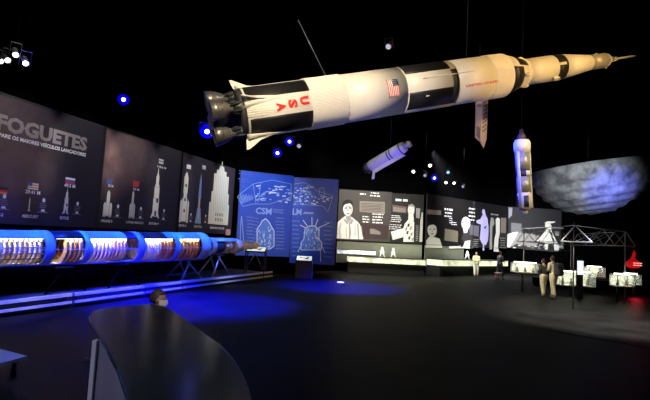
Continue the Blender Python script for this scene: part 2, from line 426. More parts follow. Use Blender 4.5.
cap('29.41 M', 25, 40, 193, .09); cap('49.5 M', 64, 75, 186.5, .09); cap('MERCURY', 22, 38, 217.3, .075); cap('SOYUZ', 59.5, 68.5, 219, .075)
cap('V-2', -3, 3, 216, .07)
tag(mb.build('caption_print', t1), kind='stuff')

t2 = left_poster('dark poster with three rocket silhouettes and a brownish cloud, beside the FOGUETES poster', 94.5, 172.3, [])
cloudify(t2, [(113, 150, 1.6, rgb(150, 118, 108)), (135, 155, 1.2, rgb(105, 90, 90))])
mb = MB()
rocket_part(t2, PF, 106.5, 217, 190, 8.5, 'boosters'); rocket_part(t2, PF, 131, 218.5, 190.5, 5.5, 'boosters'); rocket_part(t2, PF, 154.5, 218, 166.5, 8, 'saturn')
info_stack(mb, PF, 117, 216.5, 1.1, 6); info_stack(mb, PF, 140, 218.2, 1.1, 7); info_stack(mb, PF, 163.2, 219.5, 1.1, 8)
flag(109.5, 181.5, .22, [BLUEP]); flag(136, 184, .30, [REDP], h=.2); flag(161, 161.5, .26, [CREAM, GREYP, CREAM])
cap('ARIANE 5', 100.5, 112, 221.8, .075); cap('LONG MARCH', 126, 143, 223, .075); cap('SATURN V', 148.5, 158.5, 224.3, .075)
cap('52 M', 108, 113, 186.5, .07); cap('57 M', 133, 139, 190, .07); cap('110.6 M', 157, 166, 167, .07)
tag(mb.build('caption_print', t2), kind='stuff')

t3 = left_poster('dark poster with two slim rockets and a stepped white skyscraper, nearest the blue boards', 175.6, 228.3, [])
mb = MB()
rocket_part(t3, PF, 183, 222.5, 171.5, 9, 'tall'); rocket_part(t3, PF, 197.5, 223.5, 172.5, 6.5, 'shuttle'); rocket_part(t3, PF, 218, 224.5, 161, 18.5, 'building')
info_stack(mb, PF, 190.3, 221.5, .95, 9); info_stack(mb, PF, 205, 222.5, .95, 10)
flag(188.6, 166.8, .28, [INK, CREAM]); flag(204, 167.5, .26, [INK, CREAM])
cap('DELTA IV', 178, 186, 226.3, .08); cap('SHUTTLE', 194, 201.5, 227.3, .08); cap('EMPIRE STATE', 210, 224, 228.5, .08)
u, v = PF.uv(228.3, 232.5)
tag(mb.build('caption_print', t3), kind='stuff')
mb = MB(); PB.slab(mb, u - .3, v - .12, u + .1, v + .14, .03, mat('pink_card', (.45, .25, .27), .7), .17)
tag(mb.build('wall_sign'), 'small square pinkish sign below the skyscraper poster', 'sign')

# ------------------------------------------------------------------ blueprint boards
def blueboard(label, a, b, ztop0=4.87, zb=.9):
    B = Board(a, b); m = mat('blueprint_blue', rgb(26, 68, 182), .5, noise=.10, nscale=1.5)
    t = board_thing('blueprint_board', label, 'board', B, .02, zb, B.w - .02, ztop0, m, off=.0, th=.08, fw_=.02)
    return B, OffBoard(B, .0), t
PALE = mat('pale_line_print', rgb(130, 160, 225), .7); PALE2 = mat('bright_line_print', rgb(200, 215, 245), .7); MIDB = mat('mid_blue_print', rgb(60, 95, 200), .7)
def plines(mb, F_, pts, wd=.025, m=PALE, closed=False, lay=2):
    q = [F_.uv(*p) for p in pts]
    if closed: q.append(q[0])
    for a, b in zip(q, q[1:]): F_.line(mb, a, b, wd, m, lay)
def texts(mb, F_, rows, m=PALE, h=.05, seed=0):
    rr = random.Random(seed)
    for (x0, x1, y) in rows:
        (a, v) = F_.uv(x0, y); b = F_.uv(x1, y)[0]; F_.scribble(mb, a, v - h, b, v + h, m, 2, 2, seed=seed + int(x0 + y))

B1, F1, tb1 = blueboard('blue blueprint board headed CSM with capsule drawing, left of the pair', BB0, BB1)
mb = MB()
plines(mb, F1, [(240, 194), (253, 184), (272, 180), (291, 184), (291, 197), (270, 204), (253, 204), (243, 206.5), (237.5, 197)], closed=True)
plines(mb, F1, [(253, 184), (256, 204)]); plines(mb, F1, [(261, 182), (258, 203)])
rr = random.Random(3)
for k in range(52):
    x = rr.uniform(254, 289); y = 187 + rr.uniform(-1, 15); plines(mb, F1, [(x, y), (x + rr.uniform(1.5, 4), y + rr.uniform(-1, 1))], .06, PALE2 if rr.random() < .35 else PALE)
for k in range(16): plines(mb, F1, [(239 + k * .9, 196 - (k % 3)), (241 + k * .8, 204 - k * .3)], .018)
plines(mb, F1, [(242, 186), (255, 190), (255, 186)], .03, MIDB)
(a, v) = F1.uv(255.5, 213.5); F1.text(mb, 'CSM', a, v, F1.uv(271.5, 213.5)[0], .30, PALE, 2, .03)
texts(mb, F1, [(272, 285, 209.5), (272, 285, 212)], PALE, .05, 1); texts(mb, F1, [(238, 255, 172), (238, 251, 180)], MIDB, .12, 2)
# command and service module drawing
oc = [(257, 246), (257, 229), (260, 225), (262, 221), (265.5, 218.5), (269, 222), (271, 226), (274, 231), (274, 246), (270, 249), (262, 249)]
plines(mb, F1, oc, .04, PALE2, True)
F1.pp(mb, oc, mat('blue_wash_print', rgb(75, 115, 205), .7), 1)
for k in range(46):
    x = rr.uniform(258, 272); y = rr.uniform(226, 247); plines(mb, F1, [(x, y), (x + rr.uniform(-1.5, 1.5), y + rr.uniform(1, 3))], .035, PALE2 if k % 2 else PALE)
plines(mb, F1, [(240, 252), (240.5, 226), (241.5, 216), (242.5, 226), (243.5, 240), (245, 252)], .035, PALE); plines(mb, F1, [(238, 246), (246, 246)], .035)
for k in range(10):
    y = 217 + k * 3.4
    texts(mb, F1, [(246, 255, y), (275, 286, y + .8)], PALE, .035, k); plines(mb, F1, [(254, y + 1), (259, y + 2)], .014)
tag(mb.build('line_drawing', tb1), kind='stuff')

B2, F2, tb2 = blueboard('blue blueprint board headed LM with lander drawing, right of the pair', BB1, BB2, 4.80, .62)
mb = MB()
plines(mb, F2, [(292, 184.5), (304, 182.5), (313, 186.5), (317, 191), (333, 196), (328, 212), (323, 206), (303, 204.5), (292, 196)], closed=True)
plines(mb, F2, [(320, 188), (324, 188), (324.5, 196), (319, 194)], .03, PALE, True)
for k in range(60):
    x = rr.uniform(293, 312 if k < 25 else 331); y = (186 if k < 25 else 196) + rr.uniform(0, 9); plines(mb, F2, [(x, y), (x + rr.uniform(1.2, 3.5), y + rr.uniform(-1, 1))], .055, PALE2 if rr.random() < .3 else PALE)
(a, v) = F2.uv(292.5, 214.5); F2.text(mb, 'LM', a, v, F2.uv(301.5, 214.5)[0], .30, PALE, 2, .03)
texts(mb, F2, [(302.5, 314, 212.8)], PALE2, .06, 5); texts(mb, F2, [(292, 299, 204)], PALE, .05, 6)
lm = [(305, 229), (309, 226), (315, 226), (319, 230), (319, 239), (322, 243), (321, 250), (301, 250), (301, 243), (304, 239)]
F2.pp(mb, lm, mat('blue_wash_print', rgb(75, 115, 205), .7), 1); plines(mb, F2, lm, .04, PALE2, True)
for k in range(60):
    x = rr.uniform(303, 320); y = rr.uniform(228, 249); plines(mb, F2, [(x, y), (x + rr.uniform(-1.5, 2), y + rr.uniform(.6, 3))], .035, PALE2 if k % 2 else PALE)
for a_, b_ in (((308, 227), (303, 220)), ((312, 226), (312, 217)), ((315, 227), (318, 219)), ((318, 228), (329, 223)), ((302, 244), (298, 252)), ((321, 244), (325, 253)), ((306, 228), (300, 225))): plines(mb, F2, [a_, b_], .035, PALE2)
plines(mb, F2, [(320.5, 250), (320.8, 262)], .03, PALE2)
for k in range(9):
    y = 222 + k * 4.3
    texts(mb, F2, [(291.5, 301, y - 1), (323, 333, y)], PALE, .035, 20 + k)
tag(mb.build('line_drawing', tb2), kind='stuff')

# ------------------------------------------------------------------ back wall prints
LG = mat('portrait_light_print', rgb(215, 213, 205), .7); MG = mat('portrait_grey_print', rgb(140, 138, 135), .7); DG_ = mat('portrait_dark_print', rgb(55, 52, 55), .7)
XG = mat('portrait_black_print', rgb(8, 8, 9), .7); TXB = mat('text_block_print', rgb(120, 112, 105), .7, noise=.15, nscale=30); PINKB = mat('pinkish_block_print', rgb(98, 78, 78), .7)
MAROON = mat('maroon_print', rgb(52, 36, 38), .7, noise=.2, nscale=2); LAV = mat('lavender_print', rgb(165, 160, 215), .7)
WB1 = Board(W0, W1); WB2 = Board(W1, W2); WB3 = Board(W2, W3)
def wall_panel(name, label, B, c0, c1, z0, z1, m, cat='panel'):
    (ua, _), (ub, _) = B.uv(c0, 240), B.uv(c1, 243)
    t = board_thing(name, label, cat, B, ua, z0, ub, z1, m, off=.10, fw_=.02); return t, OffBoard(B, .10)
def circ(mb, F_, T, cx, cy, rx, ry, m, lay, n=20):
    F_.pp(mb, [(cx + rx * math.cos(2 * math.pi * i / n), cy + ry * math.sin(2 * math.pi * i / n)) for i in range(n)], m, lay, T)
GREYPANEL = mat('warm_grey_panel_print', rgb(58, 54, 51), .6, noise=.3, nscale=1.2)
tA, FA = wall_panel('portrait_panel', 'grey wall panel with portrait of a bespectacled man in a white coat', WB1, 337, 389.3, 1.86, 4.86, GREYPANEL)
T = (335, 180, 6.16); mb = MB()
FA.pp(mb, [(10, 360), (15, 262), (40, 238), (62, 222), (105, 230), (140, 258), (165, 290), (172, 366), (10, 360)][:-1], LG, 1, T)
FA.pp(mb, [(66, 215), (100, 220), (100, 245), (84, 262), (68, 240)], MG, 2, T)
circ(mb, FA, T, 80, 178, 30, 44, LG, 3); FA.pp(mb, [(45, 178), (44, 148), (56, 128), (82, 119), (106, 130), (114, 160), (111, 180), (105, 156), (92, 144), (62, 150), (53, 162)], XG, 4, T)
for sx in (68, 93): circ(mb, FA, T, sx, 174, 10, 6, DG_, 4); circ(mb, FA, T, sx, 175, 8.5, 4, MG, 5)
FA.pp(mb, [(76, 180), (84, 180), (86, 193), (75, 193)], MG, 4, T); FA.pp(mb, [(68, 203), (92, 204), (86, 210), (74, 209)], DG_, 4, T)
FA.pp(mb, [(84, 262), (92, 258), (100, 330), (92, 366), (86, 366)], MG, 3, T); FA.pp(mb, [(60, 235), (84, 262), (76, 275), (55, 250)], MG, 2, T); FA.pp(mb, [(104, 238), (90, 262), (100, 276), (116, 250)], MG, 2, T)
FA.pp(mb, [(98, 150), (110, 165), (108, 195), (96, 215), (84, 222), (96, 195)], mat('portrait_soft_grey_print', rgb(178, 176, 170), .7), 4, T)
FA.pp(mb, [(20, 300), (34, 262), (42, 262), (34, 300), (36, 358), (26, 358)], mat('portrait_soft_grey_print', (0, 0, 0)), 2, T); FA.pp(mb, [(64, 290), (72, 290), (74, 355), (66, 355)], mat('portrait_soft_grey_print', (0, 0, 0)), 3, T)
FA.pp(mb, [(120, 262), (128, 262), (132, 350), (118, 340)], mat('portrait_soft_grey_print', (0, 0, 0)), 2, T); FA.pp(mb, [(70, 163), (94, 163), (94, 167), (70, 167)], DG_, 5, T)
FA.pp(mb, [(135, 270), (145, 268), (150, 364), (140, 364)], MG, 2, T)
circ(mb, FA, T, 165, 356, 9, 9, INK, 3)
mb.build('portrait', tA)
mb = MB(); FA.pp(mb, [(152, 130), (307, 135), (307, 210), (152, 195)], TXB, 1, T)
for k in range(6): FA.pp(mb, [(160, 142 + k * 9), (298 - 15 * (k % 2), 148 + k * 9), (298 - 15 * (k % 2), 151 + k * 9), (160, 145 + k * 9)], GREYPANEL, 2, T)
FA.pp(mb, [(150, 262), (325, 280), (325, 365), (172, 362)], MAROON, 1, T); FA.pp(mb, [(215, 300), (240, 300), (280, 320), (280, 337), (216, 332)], TXB, 2, T)
def scr(F_, T, x0, y0, x1, y1, rows, seed, m=INK):
    a = F_.uv(T[0] + x0 / T[2], T[1] + y1 / T[2]); b = F_.uv(T[0] + x1 / T[2], T[1] + y0 / T[2]); F_.scribble(mb, a[0], a[1], b[0], b[1], m, rows, 3, seed=seed)
scr(FA, T, 152, 78, 200, 96, 1, 1); scr(FA, T, 208, 75, 290, 105, 2, 2); scr(FA, T, 165, 220, 215, 265, 3, 3); scr(FA, T, 225, 205, 300, 270, 4, 4)
tag(mb.build('lettering', tA), kind='stuff')

tB_, FB = wall_panel('portrait_panel', 'black wall panel with a profile portrait and chalk-like formulas beside the grey panel', WB1, 390, 421.5, 1.86, 4.80, mat('black_panel_print', rgb(15, 14, 15), .6))
T = (380, 190, 6.66); mb = MB()
FB.pp(mb, [(165, 225), (190, 195), (215, 200), (228, 215), (224, 345), (155, 345), (158, 312), (85, 333), (72, 278), (155, 255)], LG, 1, T)
circ(mb, FB, T, 207, 135, 22, 38, LG, 2); FB.pp(mb, [(184, 120), (190, 100), (215, 92), (232, 110), (232, 130), (222, 112), (196, 110)], MG, 3, T)
FB.pp(mb, [(190, 160), (222, 165), (226, 205), (188, 200)], LG, 1, T)
for k, q in enumerate([(170, 250), (185, 225), (200, 245), (178, 275), (205, 285), (190, 310), (212, 320)]): FB.pp(mb, [(q[0], q[1]), (q[0] + 14, q[1] - 4), (q[0] + 8, q[1] + 22), (q[0] - 4, q[1] + 18)], DG_ if k % 2 else MG, 2, T)
FB.pp(mb, [(196, 130), (203, 130), (203, 134), (196, 134)], DG_, 3, T); FB.pp(mb, [(192, 152), (206, 152), (206, 156), (192, 156)], MG, 3, T)
mb.build('portrait', tB_)
mb = MB(); FB.pp(mb, [(82, 98), (176, 112), (176, 154), (84, 146)], PINKB, 1, T); FB.pp(mb, [(88, 112), (170, 124), (170, 150), (88, 142)], TXB, 2, T)
FB.pp(mb, [(236, 228), (262, 232), (260, 345), (232, 345)], DG_, 1, T); scr(FB, T, 236, 235, 258, 340, 9, 4, MG)
FB.pp(mb, [(240, 120), (268, 124), (262, 190), (240, 185)], MG, 2, T)
FB.pp(mb, [(277, 150), (285, 150), (283, 345), (262, 345), (268, 210)], mat('off_white_print', rgb(185, 182, 170), .7), 2, T)
scr(FB, T, 92, 55, 205, 82, 1, 5); scr(FB, T, 65, 168, 150, 215, 4, 6); scr(FB, T, 60, 228, 148, 265, 3, 7)
tag(mb.build('lettering', tB_), kind='stuff')

tC, FC = wall_panel('portrait_panel', 'dark maroon wall panel with a smiling dark-haired face and an elderly man writing', WB2, 424.5, 471, 1.84, 4.9, mat('maroon_black_print', rgb(15, 10, 12), .6, noise=.3, nscale=1))
T = (420, 195, 6.62); mb = MB()
FC.pp(mb, [(35, 348), (42, 300), (62, 275), (100, 280), (130, 290), (148, 350)], LG, 1, T)
circ(mb, FC, T, 80, 228, 31, 50, LG, 2); FC.pp(mb, [(44, 240), (42, 205), (55, 178), (85, 170), (112, 182), (118, 215), (110, 235), (106, 208), (88, 196), (62, 200), (50, 215)], XG, 3, T)
for sx in (66, 92): FC.pp(mb, [(sx - 7, 224), (sx + 7, 224), (sx + 7, 229), (sx - 7, 229)], DG_, 3, T)
FC.pp(mb, [(66, 252), (94, 252), (84, 262), (74, 262)], MG, 3, T); FC.pp(mb, [(76, 235), (83, 235), (83, 244), (76, 244)], MG, 3, T)
mb.build('portrait', tC); mb = MB()
FC.pp(mb, [(272, 290), (292, 240), (328, 240), (346, 290), (350, 355), (300, 352), (290, 310)], DG_, 1, T)
circ(mb, FC, T, 303, 188, 29, 44, LG, 2); FC.pp(mb, [(285, 225), (318, 225), (312, 250), (290, 252)], LG, 2, T)
FC.pp(mb, [(298, 305), (332, 300), (328, 355), (270, 350), (285, 338)], LG, 3, T); FC.pp(mb, [(190, 340), (268, 335), (275, 352), (192, 354)], LG, 2, T)
FC.pp(mb, [(276, 180), (286, 178), (286, 184), (277, 186)], DG_, 4, T); FC.pp(mb, [(275, 208), (290, 208), (288, 213), (276, 213)], MG, 4, T)
mb.build('portrait', tC)
mb = MB(); FC.pp(mb, [(45, 95), (140, 103), (140, 132), (46, 128)], TXB, 1, T)
FC.pp(mb, [(165, 222), (252, 240), (250, 312), (160, 300)], mat('tan_block_print', rgb(112, 106, 90), .7), 1, T)
scr(FC, T, 158, 88, 235, 108, 1, 8); scr(FC, T, 160, 112, 215, 150, 2, 9); scr(FC, T, 190, 150, 215, 190, 3, 10); scr(FC, T, 205, 178, 245, 200, 2, 11)
tag(mb.build('lettering', tC), kind='stuff')
tD, FD = wall_panel('portrait_panel', 'narrow dark wall panel with a lavender robed figure and a tall white figure', WB2, 472, 505.5, 1.84, 4.9, mat('charcoal_panel_print', rgb(13, 12, 17), .6))
T = (460, 195, 6.62); mb = MB()
FD.pp(mb, [(150, 130), (160, 105), (170, 128), (184, 165), (190, 215), (186, 300), (170, 332), (148, 325), (130, 290), (135, 250), (138, 195), (110, 185), (108, 168), (135, 160)], LAV, 1, T)
circ(mb, FD, T, 156, 112, 10, 18, LAV, 2); FD.pp(mb, [(150, 325), (160, 325), (160, 368), (150, 368)], LAV, 1, T); FD.pp(mb, [(158, 215), (175, 200), (172, 216), (160, 226)], XG, 3, T)
mb.build('portrait', tD); mb = MB()
FD.pp(mb, [(236, 160), (250, 148), (264, 160), (262, 260), (255, 290), (252, 345), (258, 375), (222, 375), (228, 290), (238, 250)], LG, 1, T)
FD.pp(mb, [(205, 150), (220, 150), (228, 190), (215, 210), (212, 360), (195, 360), (198, 200)], MG, 1, T)
mb.build('portrait', tD)
mb = MB(); FD.pp(mb, [(60, 196), (128, 205), (124, 275), (60, 262)], mat('grey_block_print', rgb(92, 90, 98), .7), 1, T); FD.pp(mb, [(270, 150), (306, 153), (304, 252), (268, 250)], TXB, 1, T)
scr(FD, T, 52, 85, 110, 175, 4, 12); scr(FD, T, 200, 125, 268, 138, 1, 13, MG); scr(FD, T, 262, 280, 306, 355, 5, 14, MG); scr(FD, T, 80, 290, 125, 350, 5, 15, MG)
tag(mb.build('lettering', tD), kind='stuff')

tE, FE = wall_panel('lunar_photo_panel', 'large grey photo panel of an astronaut and tent on lunar ground', WB3, 507.5, 583, 1.90, 4.93, mat('lunar_sky_print', rgb(40, 40, 43), .6, noise=.3, nscale=.7))
T = (500, 200, 7.27); mb = MB()
FE.pp(mb, [(48, 345), (50, 250), (90, 236), (135, 228), (170, 242), (230, 246), (292, 262), (275, 320), (240, 358), (120, 345)], MG, 1, T)
FE.pp(mb, [(50, 250), (90, 236), (132, 230), (120, 262), (70, 345), (48, 345)], LG, 2, T)
FE.pp(mb, [(80, 165), (156, 172), (156, 238), (82, 232)], mat('grey_box_print', rgb(105, 105, 110), .7), 1, T)
FE.pp(mb, [(60, 52), (90, 56), (86, 110), (60, 140)], mat('pale_glare_print', rgb(135, 135, 150), .7), 1, T)
FE.pp(mb, [(262, 305), (342, 208), (368, 212), (432, 340), (425, 368), (395, 368), (390, 320), (350, 320), (345, 362), (325, 362), (325, 310)], LG, 3, T)
FE.pp(mb, [(355, 215), (364, 215), (398, 320), (388, 320)], DG_, 4, T)
FE.pp(mb, [(325, 165), (345, 155), (402, 156), (398, 164), (366, 172), (378, 200), (368, 214), (342, 214), (330, 196)], LG, 4, T)
FE.pp(mb, [(398, 228), (430, 230), (428, 262), (400, 258)], MG, 3, T)
FE.pp(mb, [(160, 205), (330, 195), (590, 208), (590, 214), (330, 202), (160, 212)], MG, 1, T)
FE.pp(mb, [(430, 345), (460, 290), (500, 258), (545, 235), (600, 232), (600, 385), (520, 380)], mat('mid_grey_print', rgb(120, 120, 116), .7, noise=.25, nscale=2), 1, T)
FE.pp(mb, [(70, 345), (120, 318), (180, 330), (260, 340), (325, 362), (425, 368), (420, 378), (200, 362)], DG_, 3, T)
for k in range(14): x = rr.uniform(90, 320); y = rr.uniform(318, 345); FE.pp(mb, [(x, y), (x + 22, y + 2), (x + 20, y + 9), (x + 4, y + 8)], LG if k % 2 else MG, 4, T)
mb.build('lunar_picture', tE)

LOWW = mat('showcase_lit_wall_tint', (.15, .16, .12), .8, noise=.1, nscale=2)  # greenish light from the showcases put into the lower wall's colour
for B_, (c0, c1) in ((WB1, (336.5, 421.5)), (WB2, (424, 463))):
    (ua, _), (ub, _) = B_.uv(c0, 250), B_.uv(c1, 252); mb = MB(); B_.slab(mb, ua, .5, ub, 1.80, .04, LOWW, .06); struct(mb.build('trim_lower_wall'))
# ------------------------------------------------------------------ wall showcase below the portraits
GLOW = mat('lit_case_face', (.9, .92, .7), .5, emit=(.92, 1, .66), es=.85)
def lit_mat(name, c, es, sc_=6.0, lo=.35):
    m = bpy.data.materials.new(name); m.use_nodes = True; nt = m.node_tree; b = nt.nodes['Principled BSDF']
    tc = nt.nodes.new('ShaderNodeTexCoord'); n = nt.nodes.new('ShaderNodeTexNoise'); n.inputs['Scale'].default_value = sc_; n.inputs['Detail'].default_value = 4
    r = nt.nodes.new('ShaderNodeValToRGB'); r.color_ramp.elements[0].position = .38; r.color_ramp.elements[1].position = .55
    r.color_ramp.elements[0].color = (*[x * lo for x in c], 1); r.color_ramp.elements[1].color = (*c, 1)
    nt.links.new(tc.outputs['Object'], n.inputs['Vector']); nt.links.new(n.outputs['Fac'], r.inputs[0]); nt.links.new(r.outputs[0], b.inputs['Emission Color'])
    b.inputs['Base Color'].default_value = (.5, .5, .45, 1); b.inputs['Emission Strength'].default_value = es; return m
LIT = lit_mat('illuminated_showcase_print', (.95, 1, .62), .95, 3.0, .45)
def showcase(label, B, pa, pb, out, z0, z1, ztop_wall=None):
    (ua, _), (ub, _) = B.uv(pa, 258), B.uv(pb, 260)
    c = B.P((ua + ub) / 2, 0, out / 2)
    t = thing('wall_showcase', c, label, 'showcase', None)
    ax = (B.u, B.n, Vector((0, 0, 1))); W = abs(ub - ua); mu = (ua + ub) / 2
    MB().box(B.P(mu, z0 / 2, out * .42), (W, out * .84, z0), BLACK, ax).build('base', t)
    MB().box(B.P(mu, (z0 + z1) / 2, out / 2), (W, out, z1 - z0), LIT, ax).build('light_box', t)
    mb = MB(); mb.box(B.P(mu, z1 + .015, out / 2), (W + .04, out + .04, .03), BLACK, ax); mb.build('top_rim', t)
    return t, mu, W
showcase('long glowing showcase on black base below the grey and black portrait panels', WB1, 347, 421, 1.0, .62, .92)
showcase('long glowing showcase on black base below the maroon portrait panel', WB2, 426, 492, 1.2, .62, .96)
# unseen area lights above the showcases throw their glow on the wall
def wash(B, pa, pb, z, power):
    (ua, _), (ub, _) = B.uv(pa, 258), B.uv(pb, 260); p = B.P((ua + ub) / 2, z, .9); q = B.P((ua + ub) / 2, z + .75, 0)
    o = area(p, q, power, (.95, 1, .7), abs(ub - ua), .1); return o
wash(WB1, 347, 421, 1.0, 14); wash(WB2, 426, 490, 1.05, 14)
# upper short shelf at the left end
(ua, _), (ub, _) = WB1.uv(337, 250), WB1.uv(374, 252)
tS = thing('wall_shelf', WB1.P((ua + ub) / 2, 1.05, .3), 'short glowing shelf under the portrait of the man in the white coat', 'shelf')
MB().box(WB1.P((ua + ub) / 2, 1.16, .3), (ub - ua, .6, .22), lit_mat('shelf_light', (.75, .8, 1), .75, 3, .3), (WB1.u, WB1.n, Vector((0, 0, 1)))).build('light_box', tS)
MB().box(WB1.P((ua + ub) / 2, 1.285, .3), (ub - ua + .04, .64, .03), BLACK, (WB1.u, WB1.n, Vector((0, 0, 1)))).build('top_rim', tS)
# two little lander models on the showcase, one bottle-like one
def mini_lander(px, label, k=1.0, B=WB1, top=.95):
    u, v = B.uv(px, 250); c = B.P(u, top, .55)
    t = thing('model_lander', c, label, 'model'); m = mat('pale_model_plastic', (.6, .6, .58), .5); mb = MB()
    for a in range(4):
        an = R(45 + 90 * a); mb.tube(c + Vector((math.cos(an) * .22, math.sin(an) * .22, 0)) * k, c + Vector((math.cos(an) * .07, math.sin(an) * .07, .3)) * k, .02 * k, m)
    mb.build('leg_frame', t)
    a = Axis(c, c + Vector((0, 0, 1))); MB().solid(a, [(.22 * k, .13 * k), (.36 * k, .14 * k), (.42 * k, .09 * k), (.56 * k, .08 * k), (.62 * k, .02)], m, 10).build('cabin', t)
mini_lander(380.5, 'small pale lander model, left of the two on the showcase', 1.0)
mini_lander(391.5, 'small pale lander model, right of the two on the showcase', .95)
mini_lander(460, 'small pale lander model on the showcase below the elderly man', .9, WB2, .99)

# ------------------------------------------------------------------ lectern stands near the boards
def lectern(px, py_b, Yd, label, wpx, z_top, dpt=.7, solid=True, rot=0):
    c = ground_x(px, Yd); W = wpx * Yd / F
    t = thing('display_stand', c, label, 'display stand'); cr, sr = math.cos(rot), math.sin(rot)
    X = Vector((cr, sr, 0)); Yv = Vector((-sr, cr, 0)); Z = Vector((0, 0, 1))
    if solid:
        MB().box(c + Z * (z_top / 2 - .04), (W * .94, dpt * .9, z_top - .1), BLACK, (X, Yv, Z)).build('body', t)
        mb = MB(); s = X * W / 2 - Yv * dpt * .5
        mb.tube(c + X * W * .5 - Yv * dpt * .48, c + X * W * .5 + Yv * dpt * .4 + Z * (z_top - .1), .02, STEEL); mb.tube(c + X * W * .5 + Yv * dpt * .4, c + X * W * .5 - Yv * dpt * .48 + Z * (z_top - .1), .02, STEEL); mb.build('side_brace', t)
    else:
        for a, b in ((-1, -1), (1, -1), (1, 1), (-1, 1)):
            q = c + X * a * W * .46 + Yv * b * dpt * .42; MB().box(q + Z * (z_top / 2 - .03), (.05, .05, z_top - .06), DARKSTEEL, (X, Yv, Z)).build('leg', t)
        mb = MB(); a = c - Yv * dpt * .42
        mb.tube(a - X * W * .4 + Z * .45, a + Z * (z_top - .1), .018, STEEL); mb.tube(a + X * W * .4 + Z * .45, a + Z * (z_top - .1), .018, STEEL); mb.build('brace', t)
    tl = R(14); Yt = Yv * math.cos(tl) + Z * math.sin(tl); Zt = Z * math.cos(tl) - Yv * math.sin(tl)
    MB().box(c + Z * (z_top + .03), (W, dpt, .05), BLACK, (X, Yt, Zt)).build('top', t)
    sm = mat('lit_screen', (.8, .85, .8), .4, emit=(.85, .9, .85), es=.9); mb = MB(); mb.box(c + Z * (z_top + .03) + Zt * .03, (W * .86, dpt * .8, .012), sm, (X, Yt, Zt))
    p = c + Z * (z_top + .03) + Zt * .039
    mb.add([p + X * W * a + Yt * dpt * b for a, b in ((-.3, .25), (.0, .0), (.32, .3), (.2, -.3), (-.05, -.05), (-.25, .0))], [(0, 1, 2, 3, 4, 5)], DIMP)
    mb.build('screen', t); return t
lectern(305.5, 270, 22.0, 'black box stand with glowing white screen in front of the LM board', 17, .86, .8)
lectern(257.5, 272, 20.3, 'open-legged display stand with glowing top in front of the CSM board', 20, 1.22, .7, solid=False)

# ------------------------------------------------------------------ left platform and its rails
PZ = .30
ra = gr(0, 302.5, PZ); rb = gr(272, 271.8, PZ); rd = (rb - ra).normalized(); ra2 = ra - rd * 4.0
struct(MB().prism([(ra2.x, ra2.y, 0), (rb.x, rb.y, 0), (BB0.x - .1, BB0.y - .1, 0), (WL1.x, WL1.y, 0), (WL0.x + 1.6, WL0.y + 6, 0)], (0, 0, PZ - .03), BLACK).build('trim_platform'))
rn = Vector((rd.y, -rd.x, 0))
RAILM = mat('satin_aluminium', (.8, .8, .84), .35, .3)
cuts = [-1.5] + [(gr(px, 302.5 - px * .113, PZ) - ra).dot(rd) for px in (72, 144, 181)] + [(rb - ra).dot(rd)]
names = ['platform edge rail section nearest the camera at the left edge', 'platform edge rail section below the first long poster gap', 'short platform edge rail section behind the person', 'platform edge rail section ending by the open display stand']
for i in range(4):
    a, b = cuts[i] + .04, cuts[i + 1] - .04
    p, q = ra + rd * a, ra + rd * b; t = thing('edge_rail', (p + q) / 2 - Vector((0, 0, PZ)), names[i], 'rail')
    ax = (rd, rn, Vector((0, 0, 1)))
    MB().box((p + q) / 2 + rn * .03, ((q - p).length, .05, .07), RAILM, ax).build('top_rail', t)
    MB().box((p + q) / 2 + rn * .05 - Vector((0, 0, .17)), ((q - p).length, .04, .055), RAILM, ax).build('lower_rail', t)
    for e in (p + rd * .1, q - rd * .1): MB().box(e - Vector((0, 0, .14)) + rn * .01, (.05, .03, .28), DARKSTEEL, ax).build('bracket', t)
for px in (8, 45, 85, 125, 170, 225): # row of unseen cool spots shining on the rails
    s_ = (gr(px, 302.5 - px * .113, PZ) - ra).dot(rd); p = ra + rd * s_
    spot(p + rn * 2.2 + Vector((0, 0, 5.2)), p - Vector((0, 0, .1)), 1000, (.75, .75, 1), 17, 1)

# ------------------------------------------------------------------ cutaway rocket on the left
CA0 = at(0, 248.5, 10.3); CA1 = at(200, 246.3, 16.6)
CX = Axis(CA0, CA1, CAM)
def cr_(px):      # radius along the hull from the photo's apparent size
    s = CX.sx(px); return s, .40 + .075 * max(-.3, s / CX.L)
shell_w = mat('hull_white', (.62, .62, .68), .35, noise=.05); shell_k = mat('hull_black', (.02, .02, .025), .4)
gold = mat('gold_frame', (.75, .50, .16), .35, .6, noise=.2, nscale=20); copper = mat('copper_frame', (.70, .26, .06), .35, .6, noise=.2, nscale=20)
silver = mat('pale_frame', (.85, .68, .34), .4, .2, noise=.15, nscale=20); darkin = mat('hull_inside_dark', (.03, .03, .04), .6)
tc_ = thing('cutaway_rocket', CX.p(CX.L * .4) * 1.0, 'long blue-lit rocket model lying horizontally, cut open to show gold and white ring frames', 'rocket model')
def hull(pa, pb, m, p0, p1, name, th=.02, r_add=0, m_in=None):
    (s0, r0_), (s1, r1_) = cr_(pa), cr_(pb); mb = MB(); mb.shell(CX, [(s0, r0_ + r_add), (s1, r1_ + r_add)], m, p0, p1, 40, th); return mb.build(name, tc_)
